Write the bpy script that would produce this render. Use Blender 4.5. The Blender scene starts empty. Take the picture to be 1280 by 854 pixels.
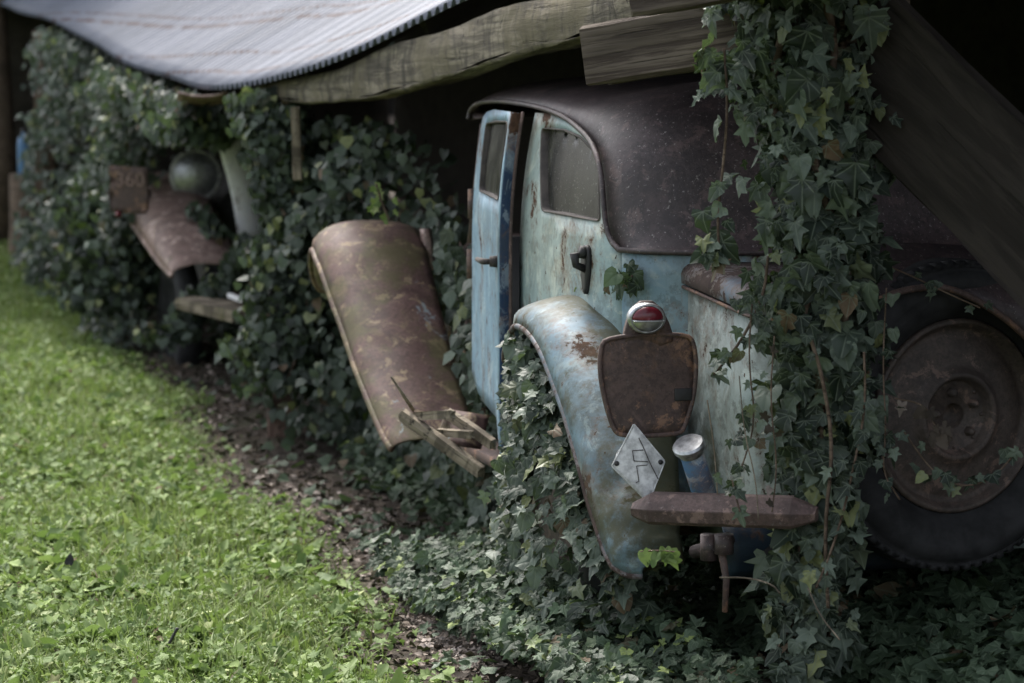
import bpy, bmesh, math, random
import numpy as np
from mathutils import Vector, Matrix
from mathutils.geometry import delaunay_2d_cdt

random.seed(7)
rng = np.random.default_rng(11)
R = math.radians
scene = bpy.context.scene
COL = scene.collection

# ------------------------------------------------------------------ camera
CAM_H = 1.4
F = 3022.0                      # focal length in pixels of the 1280-wide photograph (85 mm on 36 mm)
PITCH = math.atan(287 / F)
cam = bpy.data.cameras.new("camera")
camo = bpy.data.objects.new("camera", cam)
COL.objects.link(camo)
camo.location = (0, 0, CAM_H)
camo.rotation_euler = (math.pi / 2 - PITCH, 0, 0)
cam.lens = 85
cam.sensor_width = 36
cam.clip_end = 600
cam.dof.use_dof = True
cam.dof.focus_distance = 5.75
cam.dof.aperture_fstop = 4.0
scene.camera = camo

FW = Vector((0, math.cos(PITCH), -math.sin(PITCH)))
UP = Vector((0, math.sin(PITCH), math.cos(PITCH)))


def ray(px, py):
    return FW * F + Vector((1, 0, 0)) * (px - 640) + UP * (427 - py)


def at(px, py, Y):
    """world point seen at a photo pixel, Y metres in front of the camera"""
    r = ray(px, py)
    return Vector((0, 0, CAM_H)) + r * (Y / r.y)


def on_ground(px, py, z=0.0):
    r = ray(px, py)
    return Vector((0, 0, CAM_H)) + r * ((z - CAM_H) / r.z)


# car frame: x = to its right, y = forward (away from us), z = up
ANG = R(18)
CO = Vector((1.02, 5.6, 0))
MC = Matrix.Translation(CO) @ Matrix.Rotation(ANG, 4, 'Z')
MCI = MC.inverted()
C0 = MCI @ Vector((0, 0, CAM_H))


def cray(px, py):
    return MCI.to_3x3() @ ray(px, py)


def cu(px, py, u):
    r = cray(px, py)
    p = C0 + r * ((u - C0.x) / r.x)
    return p


def cv(px, py, v):
    r = cray(px, py)
    return C0 + r * ((v - C0.y) / r.y)


def smooth(a, b, x):
    t = np.clip((np.asarray(x, float) - a) / (b - a), 0, 1)
    return t * t * (3 - 2 * t)


# ------------------------------------------------------------------ objects
def tag(o, label=None, cat=None, group=None, kind=None):
    if label: o["label"] = label
    if cat: o["category"] = cat
    if group: o["group"] = group
    if kind: o["kind"] = kind
    return o


def empty(name, loc=(0, 0, 0), rz=0.0, label=None, cat=None, group=None):
    o = bpy.data.objects.new(name, None)
    COL.objects.link(o)
    o.location = loc
    o.rotation_euler = (0, 0, rz)
    return tag(o, label, cat, group)


def mesh_obj(name, verts, faces, mat, parent=None, smooth_=True, solid=0.0, offset=-1.0, subsurf=0, bevel=0.0):
    me = bpy.data.meshes.new(name)
    me.from_pydata([tuple(v) for v in verts], [], [tuple(f) for f in faces])
    me.validate()
    bm = bmesh.new(); bm.from_mesh(me)
    bmesh.ops.recalc_face_normals(bm, faces=bm.faces)
    bm.to_mesh(me); bm.free()
    if smooth_:
        me.polygons.foreach_set("use_smooth", [True] * len(me.polygons))
    me.materials.append(mat)
    o = bpy.data.objects.new(name, me)
    COL.objects.link(o)
    if parent: o.parent = parent
    if solid:
        m = o.modifiers.new("s", 'SOLIDIFY'); m.thickness = solid; m.offset = offset
    if bevel:
        m = o.modifiers.new("b", 'BEVEL'); m.width = bevel; m.segments = 3; m.limit_method = 'ANGLE'
    if subsurf:
        m = o.modifiers.new("ss", 'SUBSURF'); m.levels = subsurf; m.render_levels = subsurf
    return o


class MB:
    """collects shapes into one mesh"""
    def __init__(s):
        s.v = []; s.f = []

    def add(s, v, f):
        o = len(s.v)
        s.v += [tuple(p) for p in v]
        s.f += [tuple(i + o for i in q) for q in f]
        return s

    def tube(s, pts, r, n=8, cap=True):
        pts = [Vector(p) for p in pts]
        if not hasattr(r, '__len__'): r = [r] * len(pts)
        vs, fs = [], []
        prev = None
        for i, p in enumerate(pts):
            a = pts[max(i - 1, 0)]; b = pts[min(i + 1, len(pts) - 1)]
            t = (b - a).normalized()
            ref = prev if prev is not None else (Vector((0, 0, 1)) if abs(t.z) < .9 else Vector((1, 0, 0)))
            x = ref - t * ref.dot(t)
            if x.length < 1e-5: x = t.orthogonal()
            x.normalize(); y = t.cross(x); prev = x
            for k in range(n):
                an = 2 * math.pi * k / n
                vs.append(p + (x * math.cos(an) + y * math.sin(an)) * r[i])
        for i in range(len(pts) - 1):
            for k in range(n):
                k2 = (k + 1) % n
                fs.append((i * n + k, i * n + k2, (i + 1) * n + k2, (i + 1) * n + k))
        if cap:
            fs.append(tuple(range(n - 1, -1, -1)))
            fs.append(tuple(range((len(pts) - 1) * n, len(pts) * n)))
        return s.add(vs, fs)

    def lathe(s, prof, M=None, n=48):
        """prof: (radius, along z) ; M places it"""
        vs, fs = [], []
        M = M or Matrix.Identity(4)
        for (r, z) in prof:
            for k in range(n):
                an = 2 * math.pi * k / n
                vs.append(M @ Vector((r * math.cos(an), r * math.sin(an), z)))
        for i in range(len(prof) - 1):
            for k in range(n):
                k2 = (k + 1) % n
                fs.append((i * n + k, i * n + k2, (i + 1) * n + k2, (i + 1) * n + k))
        return s.add(vs, fs)

    def box(s, c, size, M=None):
        M = M or Matrix.Identity(4)
        vs = [M @ (Vector(c) + Vector((x * size[0] / 2, y * size[1] / 2, z * size[2] / 2)))
              for x in (-1, 1) for y in (-1, 1) for z in (-1, 1)]
        fs = [(0, 1, 3, 2), (4, 6, 7, 5), (0, 4, 5, 1), (2, 3, 7, 6), (0, 2, 6, 4), (1, 5, 7, 3)]
        return s.add(vs, fs)

    def grid(s, rows):
        n = len(rows[0]); vs = [p for r in rows for p in r]
        fs = [(i * n + j, i * n + j + 1, (i + 1) * n + j + 1, (i + 1) * n + j) for i in range(len(rows) - 1) for j in range(n - 1)]
        return s.add(vs, fs)

    def build(s, name, mat, parent=None, **k):
        return mesh_obj(name, s.v, s.f, mat, parent, **k)


def in_poly(x, y, poly):
    c = False; n = len(poly); j = n - 1
    for i in range(n):
        xi, yi = poly[i]; xj, yj = poly[j]
        if (yi > y) != (yj > y) and x < (xj - xi) * (y - yi) / (yj - yi) + xi: c = not c
        j = i
    return c


def resample(poly, step, closed=True):
    out = []
    n = len(poly)
    for i in range(n if closed else n - 1):
        a = Vector(poly[i]); b = Vector(poly[(i + 1) % n])
        k = max(1, int(round((b - a).length / step)))
        for j in range(k):
            out.append(tuple(a.lerp(b, j / k)))
    if not closed: out.append(tuple(poly[-1]))
    return out


def chaikin(poly, it=2, closed=True):
    for _ in range(it):
        q = []; n = len(poly)
        rngi = range(n) if closed else range(n - 1)
        if not closed: q.append(tuple(poly[0]))
        for i in rngi:
            a = Vector(poly[i]); b = Vector(poly[(i + 1) % n])
            q.append(tuple(a.lerp(b, .25))); q.append(tuple(a.lerp(b, .75)))
        if not closed: q.append(tuple(poly[-1]))
        poly = q
    return poly


def patch(outline, holes=(), step=.03, fn=None):
    """triangulated sheet with holes in a 2-D plane, mapped to 3-D by fn"""
    vs, es = [], []
    for L in [outline] + list(holes):
        L = resample(L, step)
        o = len(vs)
        vs += [Vector(p) for p in L]
        es += [(o + i, o + (i + 1) % len(L)) for i in range(len(L))]
    xs = [p.x for p in vs]; ys = [p.y for p in vs]
    x = min(xs) + step / 2
    while x < max(xs):
        y = min(ys) + step / 2
        while y < max(ys):
            if in_poly(x, y, outline) and not any(in_poly(x, y, h) for h in holes):
                if min((Vector((x, y)) - p).length for p in vs[:len(es)]) > step * .55:
                    vs.append(Vector((x, y)))
            y += step
        x += step
    v2, e2, f2, *_ = delaunay_2d_cdt(vs, es, [], 0, 1e-6)
    fs = []
    for f in f2:
        c = sum((v2[i] for i in f), Vector((0, 0))) / len(f)
        if in_poly(c.x, c.y, outline) and not any(in_poly(c.x, c.y, h) for h in holes): fs.append(tuple(f))
    return [fn(p.x, p.y) for p in v2], fs


# ------------------------------------------------------------------ materials
class N:
    def __init__(s, name):
        s.m = bpy.data.materials.new(name); s.m.use_nodes = True
        s.t = s.m.node_tree; s.t.nodes.clear()
        s.out = s.t.nodes.new("ShaderNodeOutputMaterial")
        s.b = s.t.nodes.new("ShaderNodeBsdfPrincipled")
        s.t.links.new(s.b.outputs[0], s.out.inputs[0])

    def n(s, typ, **k):
        x = s.t.nodes.new(typ)
        for a, b in k.items(): setattr(x, a, b)
        return x

    def l(s, a, b): s.t.links.new(a, b)

    def put(s, sock, val):
        if isinstance(val, (int, float)): sock.default_value = val
        elif isinstance(val, tuple): sock.default_value = val if len(val) == 4 or sock.type == 'VECTOR' else (*val, 1)
        else: s.l(val, sock)

    def math(s, op, a, b=0.0, c=None):
        x = s.n("ShaderNodeMath", operation=op); s.put(x.inputs[0], a); s.put(x.inputs[1], b)
        if c is not None: s.put(x.inputs[2], c)
        return x.outputs[0]

    def coord(s, kind="Object", scale=(1, 1, 1)):
        t = s.n("ShaderNodeTexCoord"); mp = s.n("ShaderNodeMapping")
        s.l(t.outputs[kind], mp.inputs[0]); mp.inputs["Scale"].default_value = scale
        return mp.outputs[0]

    def noise(s, scale, detail=5, rough=.55, co=None, dist=0.0):
        x = s.n("ShaderNodeTexNoise"); x.inputs["Scale"].default_value = scale
        x.inputs["Detail"].default_value = detail; x.inputs["Roughness"].default_value = rough
        x.inputs["Distortion"].default_value = dist
        s.l(co if co is not None else s.coord(), x.inputs["Vector"])
        return x.outputs["Fac"]

    def voro(s, scale, co=None, feature='F1'):
        x = s.n("ShaderNodeTexVoronoi"); x.feature = feature; x.inputs["Scale"].default_value = scale
        s.l(co if co is not None else s.coord(), x.inputs["Vector"])
        return x

    def step(s, x, a, b):
        m = s.n("ShaderNodeMapRange", interpolation_type='SMOOTHSTEP')
        s.put(m.inputs[0], x); m.inputs[1].default_value = a; m.inputs[2].default_value = b
        return m.outputs[0]

    def mix(s, fac, a, b, blend='MIX'):
        m = s.n("ShaderNodeMix", data_type='RGBA', blend_type=blend)
        s.put(m.inputs[0], fac); s.put(m.inputs[6], a); s.put(m.inputs[7], b)
        return m.outputs[2]

    def bump(s, h, strength=.3, dist=.01):
        b = s.n("ShaderNodeBump"); b.inputs["Strength"].default_value = strength
        b.inputs["Distance"].default_value = dist; s.put(b.inputs["Height"], h)
        s.l(b.outputs[0], s.b.inputs["Normal"]); return b

    def fin(s, col, rough=.6, spec=.5, metal=0.0):
        s.put(s.b.inputs["Base Color"], col); s.put(s.b.inputs["Roughness"], rough)
        s.put(s.b.inputs["Specular IOR Level"], spec); s.put(s.b.inputs["Metallic"], metal)
        return s.m


def paint(name, c1, c2, c3, rust=.5, rustcol=((.045, .024, .017), (.10, .055, .035)), moss=0.0, streak=.5, rough=.5, grime=.5, side=False):
    """weathered car paint: two faded tints, streaks, chipped rust, moss"""
    n = N(name)
    co = n.coord()
    base = n.mix(n.step(n.noise(2.6, 4, co=co), .38, .62), c1, c2)
    base = n.mix(n.step(n.noise(7, 6, .65, co=co, dist=.6), .52, .7), base, c3)
    st = n.noise(1, 6, .6, co=n.coord(scale=(60, 60, 4)))
    base = n.mix(n.math('MULTIPLY', n.step(st, .52, .80), streak * .6), base, tuple(x * .5 for x in c2))
    fine = n.noise(70, 6, .7, co=co)
    g = n.math('MULTIPLY', n.step(n.noise(4.2, 8, .7, co=co, dist=.4), .45, .75), grime)
    base = n.mix(g, base, (.075, .07, .05))
    # rust: blotches that break up at their edges and thin specks
    rn = n.math('ADD', n.noise(3.4, 10, .68, co=co, dist=.3), n.math('MULTIPLY', n.math('SUBTRACT', fine, .5), .24))
    th = .74 - .28 * rust
    rm = n.step(rn, th, th + .035)
    sp = n.step(n.noise(46, 3, .5, co=co), .735 - .05 * rust, .76 - .05 * rust)
    n2 = n.math('ADD', n.noise(11, 9, .72, co=co, dist=.5), n.math('MULTIPLY', n.math('SUBTRACT', st, .5), .30))
    rm2 = n.step(n2, .68 - .10 * rust, .695 - .10 * rust)
    rmask = n.math('MAXIMUM', n.math('MAXIMUM', rm, rm2), sp)
    rc = n.mix(n.step(n.noise(26, 6, .7, co=co), .35, .65), rustcol[0], rustcol[1])
    halo = n.math('MAXIMUM', n.step(rn, th - .08, th), n.math('MULTIPLY', n.step(n2, .58 - .10 * rust, .68 - .10 * rust), .8))
    chalk = n.step(n.noise(9, 9, .75, co=co, dist=1.2), .53, .60)
    base = n.mix(n.math('MULTIPLY', chalk, .35), base, tuple(min(1, x * 1.45) for x in c3))
    dark = n.step(n.noise(19, 9, .75, co=co), .52, .62)
    base = n.mix(n.math('MULTIPLY', dark, .55 * grime), base, (.05, .055, .045))
    base = n.mix(n.math('MULTIPLY', halo, .45), base, (.16, .085, .045))
    col = n.mix(rmask, base, rc)
    if moss:
        mm = n.noise(5.5, 9, .72, co=co)
        if side:      # moss prefers the inner, damp half of the wing
            sx = n.n("ShaderNodeSeparateXYZ"); n.l(co, sx.inputs[0])
            mm = n.math('ADD', mm, n.math('MULTIPLY', n.math('SUBTRACT', n.step(sx.outputs[0], -.80, -.52), .45), .24))
        film = n.step(mm, .56 - .3 * moss, .86 - .3 * moss)
        col = n.mix(n.math('MULTIPLY', film, .62), col, (.068, .070, .045))
        mk = n.step(mm, .70 - .3 * moss, .82 - .3 * moss)
        col = n.mix(n.math('MULTIPLY', mk, .85), col, n.mix(fine, (.036, .038, .022), (.085, .085, .045)))
    rgh = n.math('ADD', n.math('MULTIPLY', rmask, .4), n.math('ADD', rough, n.math('MULTIPLY', n.math('SUBTRACT', fine, .5), .35)))
    h = n.math('ADD', n.math('MULTIPLY', rmask, n.math('MULTIPLY', fine, 1.0)), n.math('MULTIPLY', fine, .25))
    n.bump(h, .35, .004)
    return n.fin(col, n.math('ADD', rgh, .06), .25)


def rust(name, a, b, c, rough=.62, speck=.3, gl=.5, moss=0.0, bumps=.45, scrape=False):
    n = N(name); co = n.coord()
    f = n.noise(90, 6, .75, co=co)
    col = n.mix(n.step(n.noise(3.5, 8, .65, co=co, dist=.5), .36, .64), a, b)
    col = n.mix(n.math('MULTIPLY', n.step(n.noise(11, 8, .72, co=co), .5, .68), .8), col, c)
    col = n.mix(n.math('MULTIPLY', n.step(f, .45, .62), .55), col, tuple(x * .4 for x in a))
    col = n.mix(n.math('MULTIPLY', n.step(n.noise(6.5, 9, .75, co=co, dist=.9), .50, .58), .6), col, tuple(x * .5 for x in a))
    col = n.mix(n.math('MULTIPLY', n.step(n.noise(17, 8, .72, co=co, dist=.4), .55, .61), .75), col, tuple(min(1, x * 1.5) for x in c))
    col = n.mix(n.math('MULTIPLY', n.step(n.noise(120, 3, .6, co=co), .62, .7), speck), col, (.3, .27, .26))
    if moss:
        mk = n.step(n.noise(4.5, 9, .7, co=co), .7 - .3 * moss, .84 - .3 * moss)
        col = n.mix(n.math('MULTIPLY', mk, .7), col, (.09, .085, .035))
    if scrape:
        k = n.step(n.noise(1, 7, .7, co=n.coord(scale=(7, 5, 3)), dist=.8), .63, .66)
        col = n.mix(n.math('MULTIPLY', k, .8), col, (.24, .30, .32))
    r = n.math('ADD', rough - .12, n.math('MULTIPLY', n.noise(14, 6, .7, co=co), .32))
    n.bump(f, bumps, .004)
    return n.fin(col, r, gl)


def wood(name, a, b, moss=0.0, mosscol=(.11, .105, .04), grain=38, dark=.35):
    n = N(name)
    co = n.coord(scale=(3.2, grain, grain))
    g = n.noise(1, 8, .65, co=co, dist=.5)
    g2 = n.noise(1, 4, .6, co=n.coord(scale=(1.6, 9, 9)))
    col = n.mix(n.step(g, .42, .58), a, b)
    col = n.mix(n.math('MULTIPLY', n.step(g2, .42, .7), .6), col, tuple(x * dark for x in a))
    cr = n.step(n.noise(1, 5, .6, co=n.coord(scale=(2.2, grain * 1.6, grain * 1.6))), .60, .68)
    col = n.mix(n.math('MULTIPLY', cr, .8), col, (.012, .01, .008))
    if moss:
        o = n.coord()
        stn = n.step(n.noise(1, 7, .7, co=n.coord(scale=(9, 3, 2.5)), dist=.7), .46, .62)
        col = n.mix(n.math('MULTIPLY', stn, .8), col, tuple(x * .28 for x in a))
        col = n.mix(n.step(n.noise(28, 7, .7, co=o), .58, .66), col, tuple(x * .2 for x in a))
        mk = n.step(n.math('ADD', n.noise(3.2, 9, .72, co=o), n.math('MULTIPLY', n.noise(40, 4, co=o), .12)), .72 - .3 * moss, .86 - .3 * moss)
        col = n.mix(n.math('MULTIPLY', mk, .85), col, n.mix(n.noise(30, 4, co=o), tuple(x * .55 for x in mosscol), mosscol))
    n.bump(n.math('SUBTRACT', g, n.math('MULTIPLY', cr, .8)), .6, .008)
    return n.fin(col, .85, .25)


def leafmat(name, dark, light, yellow, vein=(.13, .18, .11), rough=.38, veins=True, transl=.18):
    n = N(name)
    at_ = n.n("ShaderNodeAttribute", attribute_name="tint")
    sp = n.n("ShaderNodeSeparateColor"); n.l(at_.outputs["Color"], sp.inputs[0])
    col = n.mix(sp.outputs[0], dark, light)
    col = n.mix(n.step(sp.outputs[1], .91, .99), col, yellow)
    col = n.mix(n.step(sp.outputs[2], .975, .99), col, (.11, .075, .045))
    if veins:
        uv = n.n("ShaderNodeUVMap"); sx = n.n("ShaderNodeSeparateXYZ"); n.l(uv.outputs[0], sx.inputs[0])
        x = n.math('ABSOLUTE', sx.outputs[0]); y = sx.outputs[1]
        a = n.math('ARCTAN2', x, y)
        r = n.math('SQRT', n.math('ADD', n.math('MULTIPLY', x, x), n.math('MULTIPLY', y, y)))
        d = None
        for k in (0.0, .80, 1.42):
            q = n.math('ABSOLUTE', n.math('SINE', n.math('SUBTRACT', a, k)))
            d = q if d is None else n.math('MINIMUM', d, q)
        d = n.math('MULTIPLY', d, r)
        vm = n.step(d, .034, .008)
        col = n.mix(n.math('MULTIPLY', vm, .55), col, vein)
        n.bump(n.math('SUBTRACT', n.step(d, .0, .12), n.math('MULTIPLY', n.noise(60, 3, co=n.coord()), .2)), .35, .003)
    mot = n.noise(35, 4, .6, co=n.coord())
    col = n.mix(n.math('MULTIPLY', n.step(mot, .5, .7), .3), col, tuple(v * .55 for v in dark))
    n.fin(col, n.math('ADD', rough, n.math('MULTIPLY', sp.outputs[2], .22)), .3)
    tr = n.n("ShaderNodeBsdfTranslucent"); n.put(tr.inputs[0], n.mix(.5, col, (.12, .2, .03)))
    mx = n.n("ShaderNodeMixShader"); mx.inputs[0].default_value = transl
    n.l(n.b.outputs[0], mx.inputs[1]); n.l(tr.outputs[0], mx.inputs[2]); n.l(mx.outputs[0], n.out.inputs[0])
    return n.m


M = {}
M['blue'] = paint("faded_blue_paint", (.20, .28, .31), (.13, .22, .28), (.30, .36, .35), rust=.45, grime=.7)
M['quarter'] = paint("pale_green_blue_paint", (.33, .40, .38), (.26, .35, .36), (.43, .46, .40), rust=.52, grime=.55)
M['fender'] = paint("mossy_blue_paint", (.17, .26, .32), (.13, .20, .25), (.27, .34, .34), rust=.6, moss=1.0, streak=.8, rough=.5, grime=1.0, side=True)
M['trunk'] = paint("chalky_green_white_paint", (.32, .36, .33), (.22, .29, .29), (.38, .42, .38), rust=.5, moss=.45, streak=.55, grime=1.0)
M['lid'] = paint("rusted_blue_lid_paint", (.12, .16, .20), (.08, .11, .15), (.16, .2, .24), rust=.86, rustcol=((.05, .036, .033), (.08, .055, .048)), moss=.25, grime=1.0)
M['door'] = paint("sky_blue_door_paint", (.23, .35, .44), (.18, .29, .38), (.32, .41, .45), rust=.46, grime=.55, streak=.7)
M['navy'] = paint("navy_blue_paint", (.012, .035, .085), (.01, .026, .06), (.25, .3, .34), rust=.6, grime=.3, streak=.3)
M['valance'] = paint("dark_blue_valance", (.02, .035, .055), (.015, .025, .04), (.03, .05, .07), rust=.3)
M['roof_rust'] = rust("rusted_roof_metal", (.042, .030, .031), (.072, .050, .052), (.075, .050, .048), rough=.5, speck=.7, gl=.55, moss=.05)
M['brown'] = rust("red_brown_primer", (.095, .055, .048), (.14, .082, .072), (.20, .150, .090), rough=.62, speck=.22, gl=.28, moss=.8, bumps=.15, scrape=True)
M['rust_dark'] = rust("dark_rust", (.085, .055, .048), (.12, .078, .066), (.17, .095, .06), rough=.66, speck=.12)
M['bumper'] = rust("bumper_rust", (.085, .055, .05), (.12, .078, .07), (.15, .1, .085), rough=.66, speck=.25)
M['far_rust'] = rust("pinkish_rust", (.24, .155, .13), (.30, .20, .17), (.40, .30, .26), rough=.6, speck=.2, moss=.45)
M['rim'] = rust("wheel_rust", (.060, .046, .039), (.088, .066, .054), (.115, .078, .062), rough=.6, speck=.05)
M['pale'] = paint("dirty_white_paint", (.80, .79, .78), (.7, .7, .7), (.75, .7, .65), rust=.3, grime=.15)


def simple(name, col, rough=.5, metal=0, spec=.5, var=.4, scale=25, bump=.2):
    n = N(name); co = n.coord(); f = n.noise(scale, 6, .65, co=co)
    c = n.mix(n.step(f, .3, .7), tuple(x * (1 - var) for x in col), tuple(min(1, x * (1 + var)) for x in col))
    n.bump(n.noise(scale * 3, 4, co=co), bump, .003)
    return n.fin(c, n.math('ADD', rough - .1, n.math('MULTIPLY', f, .2)), spec, metal)


M['tyre'] = simple("perished_rubber", (.022, .022, .023), .75, spec=.3, var=.5, scale=14)
M['chrome'] = simple("pitted_chrome", (.42, .43, .44), .38, metal=.9, var=.35, scale=60)
M['alu'] = simple("worn_aluminium", (.50, .50, .49), .5, metal=.05, var=.38, scale=38)
M['lens'] = simple("red_lamp_glass", (.12, .012, .02), .25, var=.25, bump=.05)
M['black'] = simple("black_iron", (.018, .017, .017), .6)
M['shed_dark'] = simple("near_black_backing", (.02, .018, .016), .9)  # near-black tone for the car's inner side and the hedge core
M['rubber_seal'] = simple("perished_seal", (.06, .05, .045), .8)
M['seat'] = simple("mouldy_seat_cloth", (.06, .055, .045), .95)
M['beam'] = wood("mossy_beam_wood", (.10, .085, .065), (.23, .20, .15), moss=.66, mosscol=(.155, .132, .085))
M['block'] = wood("grey_weathered_wood", (.060, .045, .036), (.155, .125, .10), grain=60)
M['board'] = wood("brown_weathered_board", (.020, .016, .0135), (.033, .027, .023), grain=26)
M['post'] = wood("reddish_post_wood", (.13, .085, .065), (.19, .13, .10), moss=.2)
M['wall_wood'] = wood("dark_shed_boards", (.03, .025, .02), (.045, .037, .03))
M['stickwood'] = wood("pale_broken_wood", (.20, .165, .12), (.30, .25, .185), moss=.3)
M['bark'] = wood("vine_bark", (.085, .06, .042), (.15, .11, .08), grain=60)
M['ivy'] = leafmat("ivy_leaf", (.011, .020, .013), (.135, .172, .130), (.19, .21, .09), vein=(.15, .18, .13), rough=.42)  # wide tone range paints pale glints and dark gaps into the ivy leaves
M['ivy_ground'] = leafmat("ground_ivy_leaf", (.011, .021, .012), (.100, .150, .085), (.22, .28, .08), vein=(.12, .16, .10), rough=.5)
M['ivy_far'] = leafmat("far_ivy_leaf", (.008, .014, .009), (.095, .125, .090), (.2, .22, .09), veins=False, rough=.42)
M['hedge'] = leafmat("hedge_leaf", (.012, .02, .012), (.03, .045, .025), (.06, .08, .03), veins=False)
M['grass'] = leafmat("grass_blade", (.090, .130, .035), (.25, .325, .10), (.34, .37, .15), veins=False, rough=.5, transl=.35)
M['weed'] = leafmat("weed_leaf", (.085, .140, .040), (.27, .36, .12), (.36, .41, .18), veins=False, rough=.6, transl=.3)
M['litter'] = leafmat("dead_leaf", (.035, .028, .022), (.11, .085, .065), (.26, .22, .19), veins=False, rough=.8, transl=.05)
M['chip'] = leafmat("pale_wood_chip", (.22, .18, .15), (.42, .36, .32), (.5, .45, .4), veins=False, rough=.8, transl=.0)


def glassmat():
    n = N("dusty_window_glass"); co = n.coord()
    d = n.noise(6, 9, .72, co=co, dist=.8)
    sm = n.noise(1, 6, .65, co=n.coord(scale=(30, 30, 3)))
    col = n.mix(n.step(d, .42, .60), (.010, .011, .010), (.07, .07, .056))
    col = n.mix(n.math('MULTIPLY', n.step(sm, .48, .72), .6), col, (.085, .085, .07))
    sp = n.step(n.noise(110, 2, co=co), .64, .7)
    col = n.mix(n.math('MULTIPLY', sp, .5), col, (.3, .3, .28))
    n.fin(col, n.math('ADD', .18, n.math('MULTIPLY', d, .3)), .5)
    tr = n.n("ShaderNodeBsdfTransparent"); mx = n.n("ShaderNodeMixShader")
    mx.inputs[0].default_value = .42
    n.l(n.b.outputs[0], mx.inputs[1]); n.l(tr.outputs[0], mx.inputs[2]); n.l(mx.outputs[0], n.out.inputs[0])
    return n.m


M['glass'] = glassmat()


def tinmat():
    n = N("corrugated_tin")
    uv = n.n("ShaderNodeUVMap"); s = n.n("ShaderNodeSeparateXYZ"); n.l(uv.outputs[0], s.inputs[0])
    mp = n.n("ShaderNodeMapping"); n.l(uv.outputs[0], mp.inputs[0]); mp.inputs["Scale"].default_value = (14, .8, 1)
    mp2 = n.n("ShaderNodeMapping"); n.l(uv.outputs[0], mp2.inputs[0]); mp2.inputs["Scale"].default_value = (1, 1, 1)
    st = n.noise(1, 5, .6, co=mp.outputs[0])
    col = n.mix(n.step(n.noise(.8, 6, .6, co=mp2.outputs[0]), .35, .65), (.108, .120, .155), (.074, .085, .113))
    col = n.mix(n.math('MULTIPLY', n.step(st, .45, .75), .45), col, (.07, .07, .085))
    # rusty laps / nail rows parallel to the eave; the rows wander and break up
    wob = n.math('MULTIPLY', n.math('SUBTRACT', n.noise(.6, 3, co=mp2.outputs[0]), .5), .035)
    v = n.math('ADD', s.outputs[1], wob)
    row = None
    for (c, w) in ((.09, .014), (.24, .014), (.52, .022), (.60, .012), (.95, .024), (1.4, .026), (1.95, .03), (2.6, .03), (3.2, .03)):
        k = n.step(n.math('ABSOLUTE', n.math('SUBTRACT', v, c)), w, w * .35)
        row = k if row is None else n.math('MAXIMUM', row, k)
    br = n.step(n.noise(6, 5, .7, co=mp2.outputs[0]), .36, .55)
    col = n.mix(n.math('MULTIPLY', n.math('MULTIPLY', row, br), .95), col, (.035, .012, .012))
    sp = n.step(n.noise(9, 6, .7, co=mp2.outputs[0]), .66, .74)
    col = n.mix(n.math('MULTIPLY', sp, .7), col, (.05, .035, .032))
    n.bump(n.noise(30, 4, co=mp2.outputs[0]), .15, .004)
    return n.fin(col, .6, .3, .1)


M['tin'] = tinmat()


def groundmat():
    n = N("soil_and_turf"); co = n.coord()
    f = n.noise(28, 8, .7, co=co)
    soil = n.mix(n.step(f, .35, .65), (.024, .018, .014), (.085, .066, .050))
    soil = n.mix(n.math('MULTIPLY', n.step(n.noise(4, 6, .6, co=co), .5, .65), .5), soil, (.035, .045, .018))
    a = n.n("ShaderNodeAttribute", attribute_name="turf")
    sp = n.n("ShaderNodeSeparateColor"); n.l(a.outputs["Color"], sp.inputs[0])
    turf = n.mix(f, (.03, .045, .012), (.08, .11, .025))
    n.bump(f, .8, .02)
    return n.fin(n.mix(sp.outputs[0], soil, turf), .9, .2)


M['ground'] = groundmat()

# ------------------------------------------------------------------ leaves and blades (numpy)
OUT_L = [(.13, -.13), (.40, -.10), (.47, .08), (.31, .22), (.56, .52), (.24, .55), (.13, .78)]
OUT_S = [(.16, -.10), (.42, .03), (.40, .22), (.36, .42), (.26, .62), (.15, .80), (.06, .92)]
OUT_P = [(.12, -.10), (.36, -.14), (.40, .06), (.27, .22), (.50, .42), (.22, .54), (.11, .80)]


def leaf_template(out, jit=0.0, seed=0):
    r_ = random.Random(seed)
    mid = [(0, 0), (0, .38), (0, 1.0 + r_.uniform(-jit, jit))]
    J = lambda: 1 + r_.uniform(-jit, jit)
    pts = mid + [(x * J(), y * J()) for x, y in out] + [(-x * J(), y * J()) for x, y in out]
    k = len(out); tr = []
    for side in (0, 1):
        ring = [0] + [3 + side * k + i for i in range(k)] + [2]
        for a, b in zip(ring[:-1], ring[1:]):
            tr.append((1, a, b) if side == 0 else (1, b, a))
    return np.array(pts, float), np.array(tr, int)


OUT_H = [(.20, -.14), (.42, -.08), (.52, .12), (.50, .34), (.38, .56), (.22, .76), (.08, .92)]
T_FULL = [leaf_template(o) for o in (OUT_L, OUT_S, OUT_P, OUT_H)] + [leaf_template(o, .22, i) for i, o in enumerate((OUT_L, OUT_P, OUT_L, OUT_S, OUT_P, OUT_H, OUT_L))]
T_SIMPLE = [(np.array([(0, 0), (.42, -.02), (.5, .4), (0, 1), (-.5, .4), (-.42, -.02), (0, .3)], float),
             np.array([(6, 0, 1), (6, 1, 2), (6, 2, 3), (6, 3, 4), (6, 4, 5), (6, 5, 0)], int))]


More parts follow.
